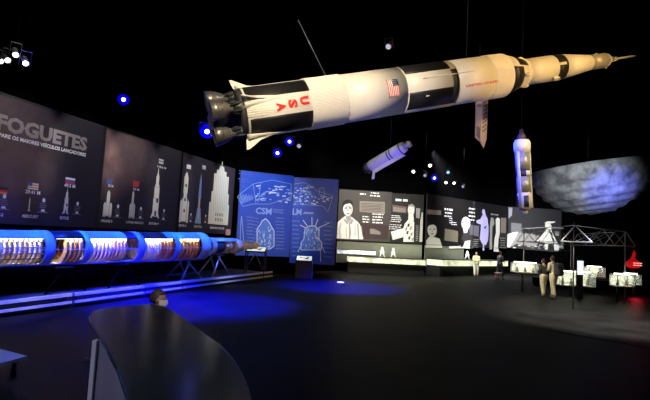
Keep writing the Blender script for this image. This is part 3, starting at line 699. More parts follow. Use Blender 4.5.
# back half of the hull, dark inside
hull(-60, 200, darkin, 115, 300, 'rear_hull')
for pa, pb, m in ((-60, 35, shell_w), (43.5, 74, shell_k), (79, 117, shell_w), (117, 158, shell_k), (158, 199, shell_w)):
    hull(pa, pb, m, 36, 118, 'top_hull', r_add=.004)
for pa, pb in ((34, 43.5), (74, 79.5), (127.5, 134), (164.5, 169.5), (191, 200)): hull(pa, pb, shell_w, -62, 120, 'hull_band', r_add=.012)
for pa, pb in ((-60, 79), (79, 200)): hull(pa, pb, shell_w, -95, -58, 'lower_hull', r_add=.006)
def rings(pa, pb, n, mats, tw=.45, inner=.55):
    (s0, r0_), (s1, r1_) = cr_(pa), cr_(pb)
    for i in range(n):
        f = (i + .5) / n; s = s0 + (s1 - s0) * f; r = (r0_ + (r1_ - r0_) * f) * .93; wd = (s1 - s0) / n * tw; m = mats[i % len(mats)] if not callable(mats) else mats(f)
        mb = MB(); mb.shell(CX, [(s - wd / 2, r), (s - wd / 4, r + .008), (s + wd / 4, r + .008), (s + wd / 2, r)], m, 0, 360, 40, r * (1 - inner)); mb.build('ring_frame', tc_)
rings(-30, 33, 12, [silver, silver, gold], .42, .8); rings(55, 73, 4, [gold, gold, copper], .55, .7); rings(80, 117, 10, lambda f: silver if f < .6 else gold, .45, .72)
rings(135, 150, 6, [silver], .4, .8); rings(150, 164, 4, [gold, copper], .6, .7); rings(170, 190.5, 6, [gold, copper], .55, .7)
(s0, _), (s1, _) = cr_(-45), cr_(200)
mb = MB()
for a in (-35, -15, 5, 25): (sa, r_), (sb, r2) = cr_(-45), cr_(33); mb.tube(CX.p(sa, r_ * .96, a), CX.p(sb, r2 * .96, a), .014, silver)
mb.build('stringer', tc_)
mb = MB(); mb.tube(CX.p(s0, .40, -2), CX.p(s1, .47, -2), .008, INK); mb.build('centre_rod', tc_)
EM = mat('tiny_led_strip', (1, 1, 1), .4, emit=(.9, .93, 1), es=3)
for pa, pb in ((-30, 33), (46, 72), (81, 116), (135, 163), (170, 190)):
    (sa, r_), (sb, r2) = cr_(pa), cr_(pb); mb = MB(); mb.tube(CX.p(sa, r_ * .98, 36), CX.p(sb, r2 * .98, 36), .007, EM); mb.build('light_strip', tc_)
    o = area(CX.p((sa + sb) / 2, r_ * 1.0, 33), CX.p((sa + sb) / 2, .25, -25), 34.0 * (sb - sa) / 2, (1, .93, .8), .03, sb - sa); 
    z = (CX.p((sa + sb) / 2, .25, -25) - o.location).normalized(); yv = CX.d - z * CX.d.dot(z); yv.normalize(); xv = yv.cross(-z)
    o.matrix_world = Matrix(((xv.x, yv.x, -z.x, o.location.x), (xv.y, yv.y, -z.y, o.location.y), (xv.z, yv.z, -z.z, o.location.z), (0, 0, 0, 1)))
# front stages
S = lambda px: CX.sx(px)
mb = MB()
for k in range(14):
    a = k * 360 / 14; mb.tube(CX.p(S(200), .46, a), CX.p(S(208), .30, a), .012, silver)
mb.build('interstage_truss', tc_)
MB().solid(CX, [(S(200), .40), (S(207), .26)], darkin, 24).build('tank_dome', tc_)
mb = MB(); mb.shell(CX, [(S(206), .31), (S(232), .31)], shell_w, 38, 250, 40, .015); mb.build('upper_hull', tc_)
mb = MB(); mb.shell(CX, [(S(206), .315), (S(210.5), .315)], shell_w, 0, 360, 40, .015); mb.build('hull_band', tc_)
MB().solid(CX, [(S(211), .25), (S(220), .25)], darkin, 24).build('engine_bay', tc_)
c = CX.p(S(226)); MB().ball(c, .25, mat('pearl_tank', (.75, .72, .55), .3, .3), 20, 14).build('fuel_sphere', tc_)
MB().solid(CX, [(S(232), .27), (S(235), .29), (S(237), .24), (S(239.5), .24), (S(240), .20)], [silver, shell_w, silver, shell_w], 28).build('service_section', tc_)
MB().solid(CX, [(S(241), .17), (S(245), .19), (S(247), .15), (S(251), .16), (S(252), .10)], [shell_w, silver, shell_w, silver], 24).build('upper_section', tc_)
MB().solid(CX, [(S(253), .14), (S(256), .14), (S(259), .03)], [silver, mat('tan_capsule', (.45, .33, .2), .5)], 24).build('capsule', tc_)
MB().solid(CX, [(S(239), .07), (S(259), .05)], silver, 12).build('centre_spine', tc_)
# stands under the rocket
def vstand(px, label, w_=.55, hx=.35, m_=STEEL):
    s = S(px); c = CX.p(s); g0 = Vector((c.x, c.y, PZ - .03)); t = thing('rocket_stand', g0, label, 'stand', None)
    for e in (-1, 1):
        foot = g0 + CX.d * (w_ * e); mb = MB(); topz = c.z - (.44 if px < 203 else .31)
        mb.tube(foot + CX.e1 * hx, Vector((c.x, c.y, topz)) - CX.d * .1 * e + CX.e1 * .15, .028, m_); mb.build('leg', t)
        mb = MB(); mb.tube(foot - CX.e1 * hx, Vector((c.x, c.y, topz)) - CX.d * .1 * e - CX.e1 * .15, .028, m_); mb.build('leg', t)
    mb = MB(); mb.box(Vector((c.x, c.y, topz - .02)), (.45, .5, .04), DARKSTEEL, (CX.d, CX.e1, Vector((0, 0, 1)))); mb.build('cradle', t)
vstand(60, 'black trestle under the rocket near its first wide blue band', m_=MATTE); vstand(118, 'black trestle under the rocket below the black hull', m_=MATTE)
vstand(186, 'bright trestle under the copper frames'); vstand(216, 'trestle just past the wide hull', .6)

# ------------------------------------------------------------------ the big hanging rocket
P1 = at(310, 104, 9.5); P2 = at(504, 75.3, 10.9)
SX = Axis(P1, P2, CAM)
RB = .505
_sxc = {}
def Sx(px):      # station of a ring whose mid face falls on the photo column px
    if px not in _sxc:
        r_ = RB if px < 515 else (.31 if px < 570 else max(0.0, .31 - (px - 570) * .006))
        _sxc[px] = SX.sx(px, r_ * .72, -11)
    return _sxc[px]
rw = mat('rocket_white', (.80, .77, .70), .42, noise=.05, nscale=4); rk = mat('rocket_black', (.012, .012, .014), .5); red = mat('rocket_red', (.62, .02, .02), .5)
rs = mat('rocket_silver', (.42, .40, .36), .45, .3, noise=.15, nscale=12); navy = mat('flag_blue', (.05, .07, .16), .6)
tV = thing('hanging_rocket', SX.p(2.2), 'huge white and black USA lunar rocket model hanging from the ceiling, nose to the right', 'rocket model')
def corr(pa, pb, r, m, name, n=120, dr=.006, r2=None):     # corrugated ring
    s0, s1 = Sx(pa), Sx(pb); r2 = r if r2 is None else r2; mb = MB(); vs = []
    for (s, q) in ((s0, r), (s1, r2)):
        for i in range(n * 2): vs.append(SX.p(s, q + (dr if i % 2 else -dr * .3), 360 * i / (2 * n)))
    N = 2 * n; mb.add(vs, [(i, (i + 1) % N, N + (i + 1) % N, N + i) for i in range(N)], m); mb.add(vs, [tuple(range(N))[::-1], tuple(range(N, 2 * N))], m); return mb.build(name, tV)
s0, s1 = Sx(246), Sx(310.5)
mb = MB(); mb.solid(SX, [(s0, RB - .004), (s1, RB - .004)], rw, 72)
for a, a2 in ((19, 66), (-79, -27), (109, 156), (199, 246)): mb.shell(SX, [(s0 + .04, RB), (s1, RB)], rk, a, a2, 72, .006)
for a in (-27, 66, 156):
    for k in range(9): mb.shell(SX, [(s0, RB + .003), (s1, RB + .003)], rw, a + k * 5 + 1, a + k * 5 + 3.6, 180, .006, False)
mb.build('first_stage', tV)
corr(310.5, 346, RB + .012, rw, 'intertank')
MB().solid(SX, [(Sx(346), RB), (Sx(405), RB)], rw, 72).build('fuel_tank', tV)
mb = MB(); mb.solid(SX, [(Sx(405), RB + .004), (Sx(456), RB + .004)], rw, 72)
sa, sb = Sx(406), Sx(450.5)
for a, a2 in ((26, 79), (-70, -21), (116, 160), (200, 250)): mb.shell(SX, [(sa, RB + .010), (sb, RB + .010)], rk, a, a2, 72, .008)
mb.shell(SX, [(sb - .02, RB + .012), (Sx(455.5), RB + .012)], rk, -70, 22, 72, .008)
mb.shell(SX, [(sb - .02, RB + .012), (Sx(455.5), RB + .012)], rk, 101, 199, 72, .008)
mb.build('interstage', tV)
MB().solid(SX, [(Sx(456), RB), (Sx(493), RB)], rw, 72).build('second_stage', tV)
corr(493, 511, RB + .006, rw, 'second_stage_skirt', 100, .005, RB - .0)
mb = MB(); ca, cb = Sx(511), Sx(527); R3 = .315
mb.solid(SX, [(ca, RB - .01), (cb, R3 + .01)], rw, 72); cm = ca + (cb - ca) * .62; rm = RB + (R3 - RB) * .62
for a, a2 in ((-75, 8), (105, 188)): mb.shell(SX, [(ca + .01, RB - .002), (cm, rm + .012)], rk, a, a2, 72, .008)
for a, a2 in ((14, 66), (194, 250)): mb.shell(SX, [(ca + (cb - ca) * .45, RB + (R3 - RB) * .45 + .008), (cb, R3 + .014)], rk, a, a2, 72, .008)
mb.build('tapered_interstage', tV)
mb = MB(); mb.solid(SX, [(Sx(526), R3), (Sx(557), R3)], rw, 64); mb.build('third_stage', tV)
corr(526, 530, R3 + .006, rw, 'third_stage_skirt', 70, .005)
mb = MB(); mb.solid(SX, [(Sx(557), R3), (Sx(566), R3)], rk, 64)
for a in (-4, 86, 176, 266): mb.shell(SX, [(Sx(557), R3 + .004), (Sx(564), R3 + .004)], rw, a, a + 12, 90, .008)
mb.build('instrument_ring', tV)
MB().solid(SX, [(Sx(566), R3), (Sx(592.5), .195)], rw, 64).build('adapter_cone', tV)
MB().solid(SX, [(Sx(592.5), .195), (Sx(606.5), .19)], rs, 48).build('service_module', tV)
MB().solid(SX, [(Sx(606.5), .19), (Sx(608), .17), (Sx(612), .06)], rw, 40).build('command_module', tV)
# escape tower
mb = MB(); e0, e1, e2, e3 = Sx(611), Sx(617), Sx(632), Sx(636)
for a in (0, 90, 180, 270): mb.tube(SX.p(e0, .075, a), SX.p(e1, .04, a), .008, rw); mb.tube(SX.p(e0, .075, a), SX.p((e0 + e1) / 2, .056, a + 90), .006, rw); mb.tube(SX.p((e0 + e1) / 2, .056, a), SX.p(e1, .04, a + 90), .006, rw)
mb.solid(SX, [(e1, .055), (e1 + .04, .03), (e2, .026), (e3, .006)], rw, 16); mb.build('escape_tower', tV)
# little pods round the third stage
for px, r_, ang in ((529, R3, 88), (529, R3, -88), (556, R3, -60), (522, .40, -20), (422, RB, 9), (424, RB, -34), (606, .19, -85), (600, .19, 86)):
    s = Sx(px); q_ = .45 if px > 590 or px < 430 else 1; MB().solid(Axis(SX.p(s - .09 * q_, r_ + .02 * q_, ang), SX.p(s + .1 * q_, r_ + .02 * q_, ang)), [(0, .03 * q_), (.12 * q_, .045 * q_), (.2 * q_, .012 * q_)], rw, 10).build('motor_pod', tV)
# tunnel strake
mb = MB(); mb.tube(SX.p(Sx(424), RB + .012, 9), SX.p(Sx(473), RB + .012, 9), .016, rw, 8, .004); mb.build('cable_tunnel', tV)
# four fins with their fairings, five engines
for k in range(4):
    a = -76 + 90 * k
    n = 10; mb = MB(); vs = []; zz = [(s0 - .03, .59), (s0 + .12, .56), (s0 + .75, RB)]
    mb2 = MB()
    for (s, rr_) in zz:
        for i in range(n + 1): f = -1 + 2 * i / n; vs.append(SX.p(s, RB + (rr_ - RB) * math.sqrt(max(0, 1 - f * f)) + .008, a + f * (15 if s < s0 else (12 if s < s0 + .5 else 2))))
    N = n + 1; mb2.add(vs, [(j * N + i, j * N + i + 1, (j + 1) * N + i + 1, (j + 1) * N + i) for j in range(2) for i in range(n)], rw, True)
    mb2.add(vs[:N] + [SX.p(s0 - .03, RB - .03, a - 15 + 30 * i / n) for i in range(N)], [(i, i + 1, N + i + 1, N + i) for i in range(n)], rw)
    fp = [SX.p(s0 - .06, .56, a), SX.p(s0 - .10, .76, a), SX.p(s0 - .04, .76, a), SX.p(s0 + .22, .60, a), SX.p(s0 + .5, .53, a), SX.p(s0 + .1, .5, a)]
    tn = (SX.p(0, 1, a + 90) - SX.p(0, 0, 0)) * .022
    o = mb2.build('fin_fairing', tV)
    mb = MB(); mb.prism([q - tn / 2 for q in fp], tn, rw); mb.build('fin', tV)
MB().solid(SX, [(s0 - .10, .46), (s0, RB - .01)], mat('heat_shield_dark', (.05, .05, .055), .5, .3), 48).build('heat_shield', tV)
em = mat('engine_metal', (.42, .40, .38), .38, .8, noise=.25, nscale=25, bump=.2); emd = mat('engine_dark', (.04, .045, .05), .45, .6)
def engine(cen):
    A = Axis(cen, cen - SX.d); mb = MB()
    mb.shell(A, [(.18, .07), (.24, .075), (.30, .105), (.38, .145), (.50, .18), (.62, .195)], em, 0, 360, 28, .015)
    for j in range(7): s_ = .30 + j * .05; rr_ = [.105, .13, .15, .165, .18, .186, .19][j]; mb.shell(A, [(s_, rr_ + .012), (s_ + .014, rr_ + .014)], em, 0, 360, 28, .02)
    o = mb.build('engine_bell', tV)
    mb = MB(); mb.solid(A, [(-.02, .1), (.06, .12), (.12, .08), (.24, .07)], emd, 16)
    for j in range(5): mb.tube(A.p(-.02, .15, j * 72), A.p(.26, .09, j * 72 + 20), .022, emd)
    mb.build('engine_pump', o)
cb_ = s0 - .02
engine(SX.p(cb_, 0, 0))
for k in range(4): engine(SX.p(cb_, .36, -80 + 90 * k))
# lettering round the hull
def wrap(mb, geo, s_c, phi_c, w_along, w_phi, m, r, flip=False):
    """letter: its up is the nose direction, its right runs down the hull"""
    vs, fs = geo
    mb.add([SX.p(s_c + (y - .5) * w_along, r, phi_c - (x - .5) * w_phi) for x, y in vs], fs, m)
mb = MB()
for ch, px, ph in (('U', 303, -1), ('S', 291.5, -4), ('A', 280, -7)):
    geo = text_geo(ch, .06); wrap(mb, geo, Sx(px), ph - 2,   .17, 18, red, RB + .016)
mb.build('usa_lettering', tV)
mb = MB(); fc, fphi, fh, fwid = Sx(391), -3.5, .26, 42     # flag: stripes run round the hull
for i in range(13):
    sA = fc - fh / 2 + fh * i / 13; m = red if i % 2 == 0 else WHITE; p1 = fphi + fwid / 2 - (fwid * .4 if i >= 6 else 0)
    mb.shell(SX, [(sA, RB + .006), (sA + fh / 13, RB + .006)], m, fphi - fwid / 2, p1, 90, .005)
mb.shell(SX, [(fc - fh / 2 + fh * 6 / 13, RB + .006), (fc + fh / 2, RB + .006)], navy, fphi + fwid / 2 - fwid * .4, fphi + fwid / 2, 90, .005)
for i in range(4):
    for j in range(3): s_ = fc + .01 + i * .03; a_ = fphi + fwid / 2 - 3 - j * 5; mb.shell(SX, [(s_, RB + .009), (s_ + .012, RB + .009)], WHITE, a_ - 1.3, a_, 300, .004)
mb.build('flag_decal', tV)
mb = MB(); vs, fs = text_geo('UNITED STATES', .03); sA, sB = Sx(462), Sx(495)
mb.add([SX.p(sA + (sB - sA) * x, RB + .006, -27 + 5.5 * y) for x, y in vs], fs, red); mb.build('hull_lettering', tV)
# cables
def cable(name_, a, b, label, r=.012, m=DARKSTEEL): tag(MB().tube(a, b, r, m, 6).build(name_), label, 'cable')
cable('steel_cable', SX.p(Sx(336), RB, 80), at(298, 20, 9.2), 'thin steel cable slanting up left from the corrugated ring of the hanging rocket', .012, mat('cable_grey', (.10, .10, .14), .5, .5))
cable('steel_cable', SX.p(Sx(481), RB, 90), SX.p(Sx(481), RB, 90) + Vector((0, 0, 2.6)), 'thin steel cable rising straight from the second stage of the hanging rocket', .006, BLACK)

# ------------------------------------------------------------------ folded banner beyond the rocket
bd = 16.0
bp = [at(476, 96, bd), at(488, 95, bd), at(486.5, 139, bd), at(484, 148, bd), at(480, 141.5, bd), at(475.5, 137, bd)]
tBn = thing('hanging_spacecraft_panel', at(481, 148, bd), 'narrow white and purple panelled spacecraft part hanging under the big rocket', 'spacecraft model')
pz = mat('white_lilac_panel', (.62, .52, .62), .5, noise=.15, nscale=2)
a_, b_, c_, d_ = at(476, 96, bd), at(482.5, 95.5, bd - .15), at(480.5, 141.5, bd - .15), at(475.3, 137, bd)
MB().prism([a_, b_, c_, d_], (0.02, .12, 0), pz).build('left_face', tBn)
e_, f_, g_ = at(488.3, 95, bd + .1), at(486.8, 139, bd + .1), at(483.8, 148, bd - .1)
MB().prism([b_, e_, f_, g_, c_], (0.02, .12, 0), pz).build('right_face', tBn)
mb = MB()
for t0_, t1_ in ((.05, .12), (.2, .26), (.72, .95)):
    q = [a_.lerp(d_, t0_).lerp(b_.lerp(c_, t0_), .2), a_.lerp(d_, t0_).lerp(b_.lerp(c_, t0_), .85), a_.lerp(d_, t1_).lerp(b_.lerp(c_, t1_), .85), a_.lerp(d_, t1_).lerp(b_.lerp(c_, t1_), .2)]
    mb.prism([v + Vector((0, -.03, 0)) for v in q], (0, .02, 0), GREYP)
for k in range(9):
    f = .08 + k * .09; q0 = b_.lerp(c_, f); q1 = e_.lerp(f_, f); mb.tube(q0.lerp(q1, .2) + Vector((0, -.04, 0)), q0.lerp(q1, .75) + Vector((0, -.04, .07)), .02, DIMP)
mb.build('panel_marking', tBn)
spot((5.2, 13.0, .9), at(481, 120, bd), 130, (.7, .5, 1), 40, .8)

# ------------------------------------------------------------------ upright hanging station model
hd = 12.0; V0 = at(525.4, 210.5, hd); V1 = at(521.5, 137, hd)
VA = Axis(V0, V1, CAM)
k_ = hd / F
tH = thing('station_model', V0, 'upright white cylindrical station model hanging beside the moon, dark nose up', 'spacecraft model')
vy = lambda y: (209 - y) * (VA.L / 72)
ww = mat('model_white', (.75, .75, .76), .4, noise=.05); gg = mat('model_grey_green', (.32, .33, .27), .4, .3); kk = mat('model_dark', (.03, .03, .035), .5); bw = mat('model_brown', (.09, .05, .04), .5, .3)
MB().solid(VA, [(vy(213), .035), (vy(211), .07), (vy(209), .06), (vy(208.5), .09)], ww, 20).build('end_knob', tH)
MB().solid(VA, [(vy(209), .07), (vy(206.5), .165), (vy(193), .185), (vy(192), .175)], [ww, ww, ww], 40).build('lower_section', tH)
MB().solid(VA, [(vy(192), .176), (vy(176.5), .176)], [gg], 40).build('middle_section', tH)
MB().solid(VA, [(vy(176.5), .175), (vy(170), .175)], [kk], 40).build('dark_ring', tH)
MB().solid(VA, [(vy(170), .185), (vy(153), .185)], [gg], 40).build('upper_section', tH)
MB().solid(VA, [(vy(153), .19), (vy(147), .21), (vy(143), .21), (vy(140), .17)], ww, 40).build('collar', tH)
MB().solid(VA, [(vy(140), .12), (vy(136), .10), (vy(133), .05)], bw, 24).build('nose', tH)
mb = MB()
for ph, dx in ((0, .05), (90, .05), (180, .06), (270, .04)): mb.tube(VA.p(vy(136), dx, ph), VA.p(vy(129.5), dx * .8, ph), .016, kk)
mb.build('antenna', tH)
mb = MB()
for a_, y0, y1, m in ((-12, 206, 195, kk), (75, 206, 195, kk), (-100, 206, 195, kk), (15, 176, 171, WHITE)): mb.shell(VA, [(vy(y0), .192), (vy(y1), .192)], m, a_ - 17, a_ + 17, 60, .02)
for a_ in (60, 150, -60, -150): mb.shell(VA, [(vy(207), .19), (vy(143), .194)], ww, a_ - 12, a_ + 14, 60, .015)
mb.build('hull_panel', tH)
cable('steel_cable', VA.p(vy(130), .0, 0), VA.p(vy(130), 0, 0) + Vector((0, 0, 4.0)), 'hair-thin cable rising from the upright station model', .004, BLACK)
spot((6.0, 8.5, 7.0), VA.p(.9), 380, (1, 1, .88), 26, .7); spot((2.4, 11.7, 5.2), VA.p(1.0), 1500, BLUE, 50, .8)

# ------------------------------------------------------------------ slanted hanging rocket
sd = 20.0; Q0 = at(363, 170.5, sd); Q1 = at(410, 143.5, sd - 1.5); QA = Axis(Q0, Q1, CAM)
tQ = thing('small_hanging_rocket', Q0, 'small slanted silver spacecraft model hanging above the portrait wall, lit blue below', 'spacecraft model')
qs = lambda px: QA.sx(px)
pw = mat('model_silver_white', (.6, .6, .66), .4, .1, noise=.1, nscale=6)
MB().solid(QA, [(qs(364), .13), (qs(367), .25), (qs(369), .19)], emd, 24).build('engine_bell', tQ)
MB().solid(QA, [(qs(369), .20), (qs(372), .235), (qs(402), .235), (qs(405), .20)], pw, 32).build('hull', tQ)
MB().solid(QA, [(qs(405), .10), (qs(407), .09), (qs(408), .15), (qs(410.5), .13), (qs(411), .03)], pw, 20).build('docking_end', tQ)
mb = MB()
for px in (389, 391.5, 401): mb.shell(QA, [(qs(px), .24), (qs(px) + .05, .24)], emd, 0, 360, 32, .01)
mb.build('hull_band', tQ)
mb = MB(); mb.prism([QA.p(qs(373), .24, -80), QA.p(qs(400), .24, -80), QA.p(qs(404), .40, -80), QA.p(qs(374), .42, -80)], QA.e1 * .03, pw); mb.build('side_panel', tQ)
mb = MB(); mb.prism([QA.p(qs(372), .24, -85), QA.p(qs(374), .26, -85), QA.p(qs(371), .62, -85), QA.p(qs(369), .60, -85)], QA.e1 * .04, pw); mb.build('fin', tQ)
spot(QA.p(1) + Vector((.8, -2.6, -1.6)), QA.p(1.0), 300, (.03, .03, 1), 60, .7); spot(QA.p(1) + Vector((-.6, -3.5, 3.0)), QA.p(1.0), 300, (.92, .92, 1), 22, .7)

# ------------------------------------------------------------------ moon bowl
md = 17.0; mc = at(588, 166.5, md); mr = 55.5 * md / F
m_moon = bpy.data.materials.new('lunar_surface'); m_moon.use_nodes = True; nt = m_moon.node_tree; b = nt.nodes['Principled BSDF']; b.inputs['Roughness'].default_value = .9
tcx = nt.nodes.new('ShaderNodeTexCoord'); nz = nt.nodes.new('ShaderNodeTexNoise'); nz.inputs['Scale'].default_value = 2.2; nz.inputs['Detail'].default_value = 9; nz.inputs['Roughness'].default_value = .65
rp = nt.nodes.new('ShaderNodeValToRGB'); rp.color_ramp.elements[0].color = (.10, .105, .11, 1); rp.color_ramp.elements[1].color = (.42, .43, .43, 1); rp.color_ramp.elements[0].position = .35; rp.color_ramp.elements[1].position = .68
nt.links.new(tcx.outputs['Object'], nz.inputs['Vector']); nt.links.new(nz.outputs['Fac'], rp.inputs[0]); nt.links.new(rp.outputs[0], b.inputs['Base Color'])
bp_ = nt.nodes.new('ShaderNodeBump'); bp_.inputs['Strength'].default_value = .9; bp_.inputs['Distance'].default_value = .12; nt.links.new(nz.outputs['Fac'], bp_.inputs['Height']); nt.links.new(bp_.outputs[0], b.inputs['Normal'])
mb = MB(); nu, nv = 96, 40; vs = []; rr = random.Random(5)
craters = [(rr.uniform(0, 6.28), rr.uniform(.1, 1.25), rr.uniform(.06, .2)) for _ in range(40)]
def moon_r(th, ph):      # th polar from straight down
    v = mr * (1 +   .016 * math.sin(th * 30 + .8 * math.sin(ph * 2)) * (1 if th < 1.45 else 0)); d = Vector((math.sin(th) * math.cos(ph), math.sin(th) * math.sin(ph), -math.cos(th)))
    for cp, ct, cw in craters:
        e = Vector((math.sin(ct) * math.cos(cp), math.sin(ct) * math.sin(cp), -math.cos(ct))); q = (d - e).length / cw
        if q < 1.4: v += mr * cw * .07 * (math.exp(-((q - 1) / .22) ** 2) - .7 * max(0, 1 - q * q))
    return v
for j in range(nv + 1):
    th = max(.001, (math.pi / 2) * j / nv)
    for i in range(nu):
        ph = 2 * math.pi * i / nu; q = moon_r(th, ph); vs.append(mc + Vector((q * math.sin(th) * math.cos(ph), q * math.sin(th) * math.sin(ph), -q * math.cos(th) * .86)))
mb.add(vs, [(j * nu + i, (j + 1) * nu + i, (j + 1) * nu + (i + 1) % nu, j * nu + (i + 1) % nu) for j in range(nv) for i in range(nu)], m_moon, True)
mb.add([vs[nv * nu + i] for i in range(nu)], [tuple(range(nu))], MATTE)
o = mb.build('moon_model', origin=mc); tag(o, 'giant cratered half moon hanging high at the right', 'moon model')
o.rotation_euler = (0, R(-9), 0)
spot((5.2, 9.0, 3.6), mc + Vector((.0, 0, -.8)), 2600, (.86, .92, 1), 26, 1); spot((7.6, 11.0, 2.8), mc + Vector((0, -1.2, -.9)), 2600, (.07, .10, 1), 23, 1)

# ------------------------------------------------------------------ right: truss canopy, cases
N_, Fp, Rp, Bp = ground_x(574.5, 15.7), ground_x(523.5, 21), ground_x(627, 18.6), ground_x(590, 23.5)
N_ = gr(573, 309); Fp = gr(523, 291); Rp = gr(625, 303)
Bp = Fp + (Rp - N_) * 1.05
tT = thing('truss_canopy', Vector((N_.x, N_.y, 0)), 'thin steel canopy of slanted bars over the lit display cases', 'canopy')
tm = mat('canopy_steel', (.6, .61, .6), .4, .5)
for q, h in ((N_, 2.85), (Fp, 2.8), (Rp, 2.75), (Bp, 2.5)):
    MB().tube(q, Vector((q.x, q.y, h)), .024, DARKSTEEL if q is N_ else tm).build('post', tT)
zb, zt = 2.2, 2.75
cor = [N_, Fp, Bp, Rp]; low = [Vector((q.x, q.y, zb)) for q in cor]
ext = lambda a, b, f: a + (b - a) * f
for i in range(4):
    a, b2 = low[i], low[(i + 1) % 4]; a2, b3 = (ext(a, b2, -.25), ext(a, b2, 1.2)) if i in (0, 3) else (a, b2)
    MB().tube(a2, b3, .018, tm).build('lower_chord', tT)
    mid = [ext(a2, b3, f) for f in (.0, .33, .67, 1.0)]
    up_ = [ext(a2, b3, f) + Vector((0, 0, zt - zb)) for f in (.16, .5, .84)]
    mb = MB()
    for k in range(3): mb.tube(mid[k], up_[k], .013, tm); mb.tube(up_[k], mid[k + 1], .013, tm)
    if i == 3:
        for k in range(4): mb.tube(up_[1] + (up_[2] - up_[1]) * (k * .18 - .6), mid[2] + (mid[3] - mid[2]) * (k * .22 - .1), .011, tm)
    mb.build('diagonal_bar', tT)
    mb = MB(); mb.tube(up_[0], up_[2], .014, tm); mb.build('upper_chord', tT)
GL = mat('case_glass', (.9, 1, .95), .05, alpha=.12)
CASEW = lit_mat('lit_case_backing', (.9, .98, .70), .5, 7, .12); TUBE = mat('case_light_tube', (1, 1, 1), .4, emit=(1, 1, .88), es=4)
def case(px, Yd, pw_, y0, y1, label, dpt=.5, tube_es=True, m=None, rot=0.0):
    c = ground_x(px, Yd); hz = 238 + .052 * (px - 325); z1 = 1.9 - (y0 - hz) * Yd / F; z0 = 1.9 - (y1 - hz) * Yd / F; W = pw_ * Yd / F
    X = Vector((math.cos(rot), math.sin(rot), 0)); Yv = Vector((-math.sin(rot), math.cos(rot), 0)); Z = Vector((0, 0, 1)); ax = (X, Yv, Z)
    t = thing('display_case', c, label, 'display case'); H = z1 - z0; cc = c + Z * (z0 + z1) / 2
    MB().box(cc - Z * (H / 2 - .02), (W, dpt, .04), WHITE, ax).build('tray', t)
    MB().box(cc + Yv * (dpt / 2 - .02) + Z * .0, (W - .04, .02, H - .06), m or CASEW, ax).build('lit_back', t)
    mb = MB(); mb.box(cc - Yv * (dpt / 2 - .005), (W, .01, H), GL, ax)
    for s_ in (-1, 1): mb.box(cc + X * s_ * (W / 2 - .005), (.01, dpt - .02, H), GL, ax)
    mb.build('glass', t)
    mb = MB()
    for a in (-1, 1):
        for b_ in (-1, 1): mb.box(cc + X * a * W / 2 + Yv * b_ * dpt / 2, (.02, .02, H), WHITE, ax)
        for b_ in (-1, 1): mb.box(cc + Yv * a * dpt / 2 + Z * b_ * H / 2, (W, .02, .02), WHITE, ax)
    mb.build('frame', t)
    MB().tube(cc - X * W * .46 + Z * (H / 2 + .03), cc + X * W * .46 + Z * (H / 2 + .02), .028, TUBE).build('light_tube', t)
    n = max(2, int(W / .3)); mb = MB()
    MB().tube(c + Yv * (dpt / 2 + .04), c + Yv * (dpt / 2 + .04) + Z * (z0 + .1), .04, DARKSTEEL).build('post', t)
    for k in range(n):
        q = cc - Z * (H / 2 - .04) + X * W * ((k + .5) / n - .5); o = MB().solid(Axis(q, q + Z), [(.001, .05), (H * .15, .07), (H * .3, .03), (H * .42, .045), (H * .5, .01)], mat('exhibit_dark', (.2, .18, .13), .6), 8).build('small_exhibit', origin=q)
        tag(o, 'small dark exhibit in the ' + label.split(',')[0].replace('partly hidden ', ''), 'exhibit', 'exhibits in the ' + label.split(',')[0])
    l = bpy.data.lights.new('case_lamp', 'AREA'); l.shape = 'RECTANGLE'; l.size = W; l.size_y = .1; l.energy = 5 * W; l.color = (1, 1, .8)
    lo = bpy.data.objects.new('case_lamp', l); col.objects.link(lo); aim(lo, cc + Z * (H / 2 - .03), cc - Z - Yv * .15); lo.rotation_euler.z = rot
    return t
case(525.5, 20.6, 24, 263, 272.5, 'glowing glass case left of the person with the backpack')
case(575.5, 20.3, 33, 272, 285.5, 'wide glowing glass case right of the person with the backpack', .6)
case(594.5, 22.0, 15.5, 267, 277, 'short glowing glass case high behind the wide case')
case(622, 18.3, 17, 274.5, 286, 'boxy glowing glass case nearest the right edge', .5)
case(630.5, 19.6, 14, 274, 284.5, 'partly hidden glass case under the red light', .5)
# upright lit panel
c = ground_x(580.5, 19.0); t = thing('light_panel', c, 'tall narrow bluish-white light panel above the wide case', 'light panel')
MB().box(c + Vector((0, 0, 1.9 - (267.5 - 251.3) * 19 / F)), (.22, .05, .55), mat('light_panel_face', (.9, .9, 1), .5, emit=(.82, .86, 1), es=1.2)).build('lit_face', t)
MB().box(c + Vector((0, .06, .6)), (.26, .05, 1.2), BLACK).build('support', t)
# red lamp
rc = at(633, 261.5, 21.5); A = Axis(rc - Vector((0, 0, .35)), rc + Vector((0, 0, 1)))
t = thing('red_lamp', rc - Vector((0, 0, .35)), 'glowing red bell-shaped capsule light at the far right', 'lamp')
ro = mat('red_glow', (.6, .02, .02), .5, emit=(1, .01, .015), es=.30)
MB().solid(A, [(.05, .12), (.09, .25), (.22, .31), (.34, .26), (.44, .12), (.56, .06)], ro, 28).build('bell', t)
mb = MB(); mb.tube(A.p(.54), A.p(.85) + Vector((.05, 0, 0)), .055, ro, 10, .02); mb.tube(A.p(.5) + Vector((.05, 0, 0)), A.p(.78) + Vector((.12, 0, 0)), .035, ro, 8, .02); mb.build('spire', t)
mb = MB(); wt = mat('warm_white_glow', (1, .6, .5), .4, emit=(1, .45, .35), es=1.4)
for z in (.19, .29):
    for k in range(3): mb.box(A.p(z) + Vector((-.14 + k * .14, -.315, 0)), (.10, .02, .03), wt)
mb.build('lit_lettering', t)
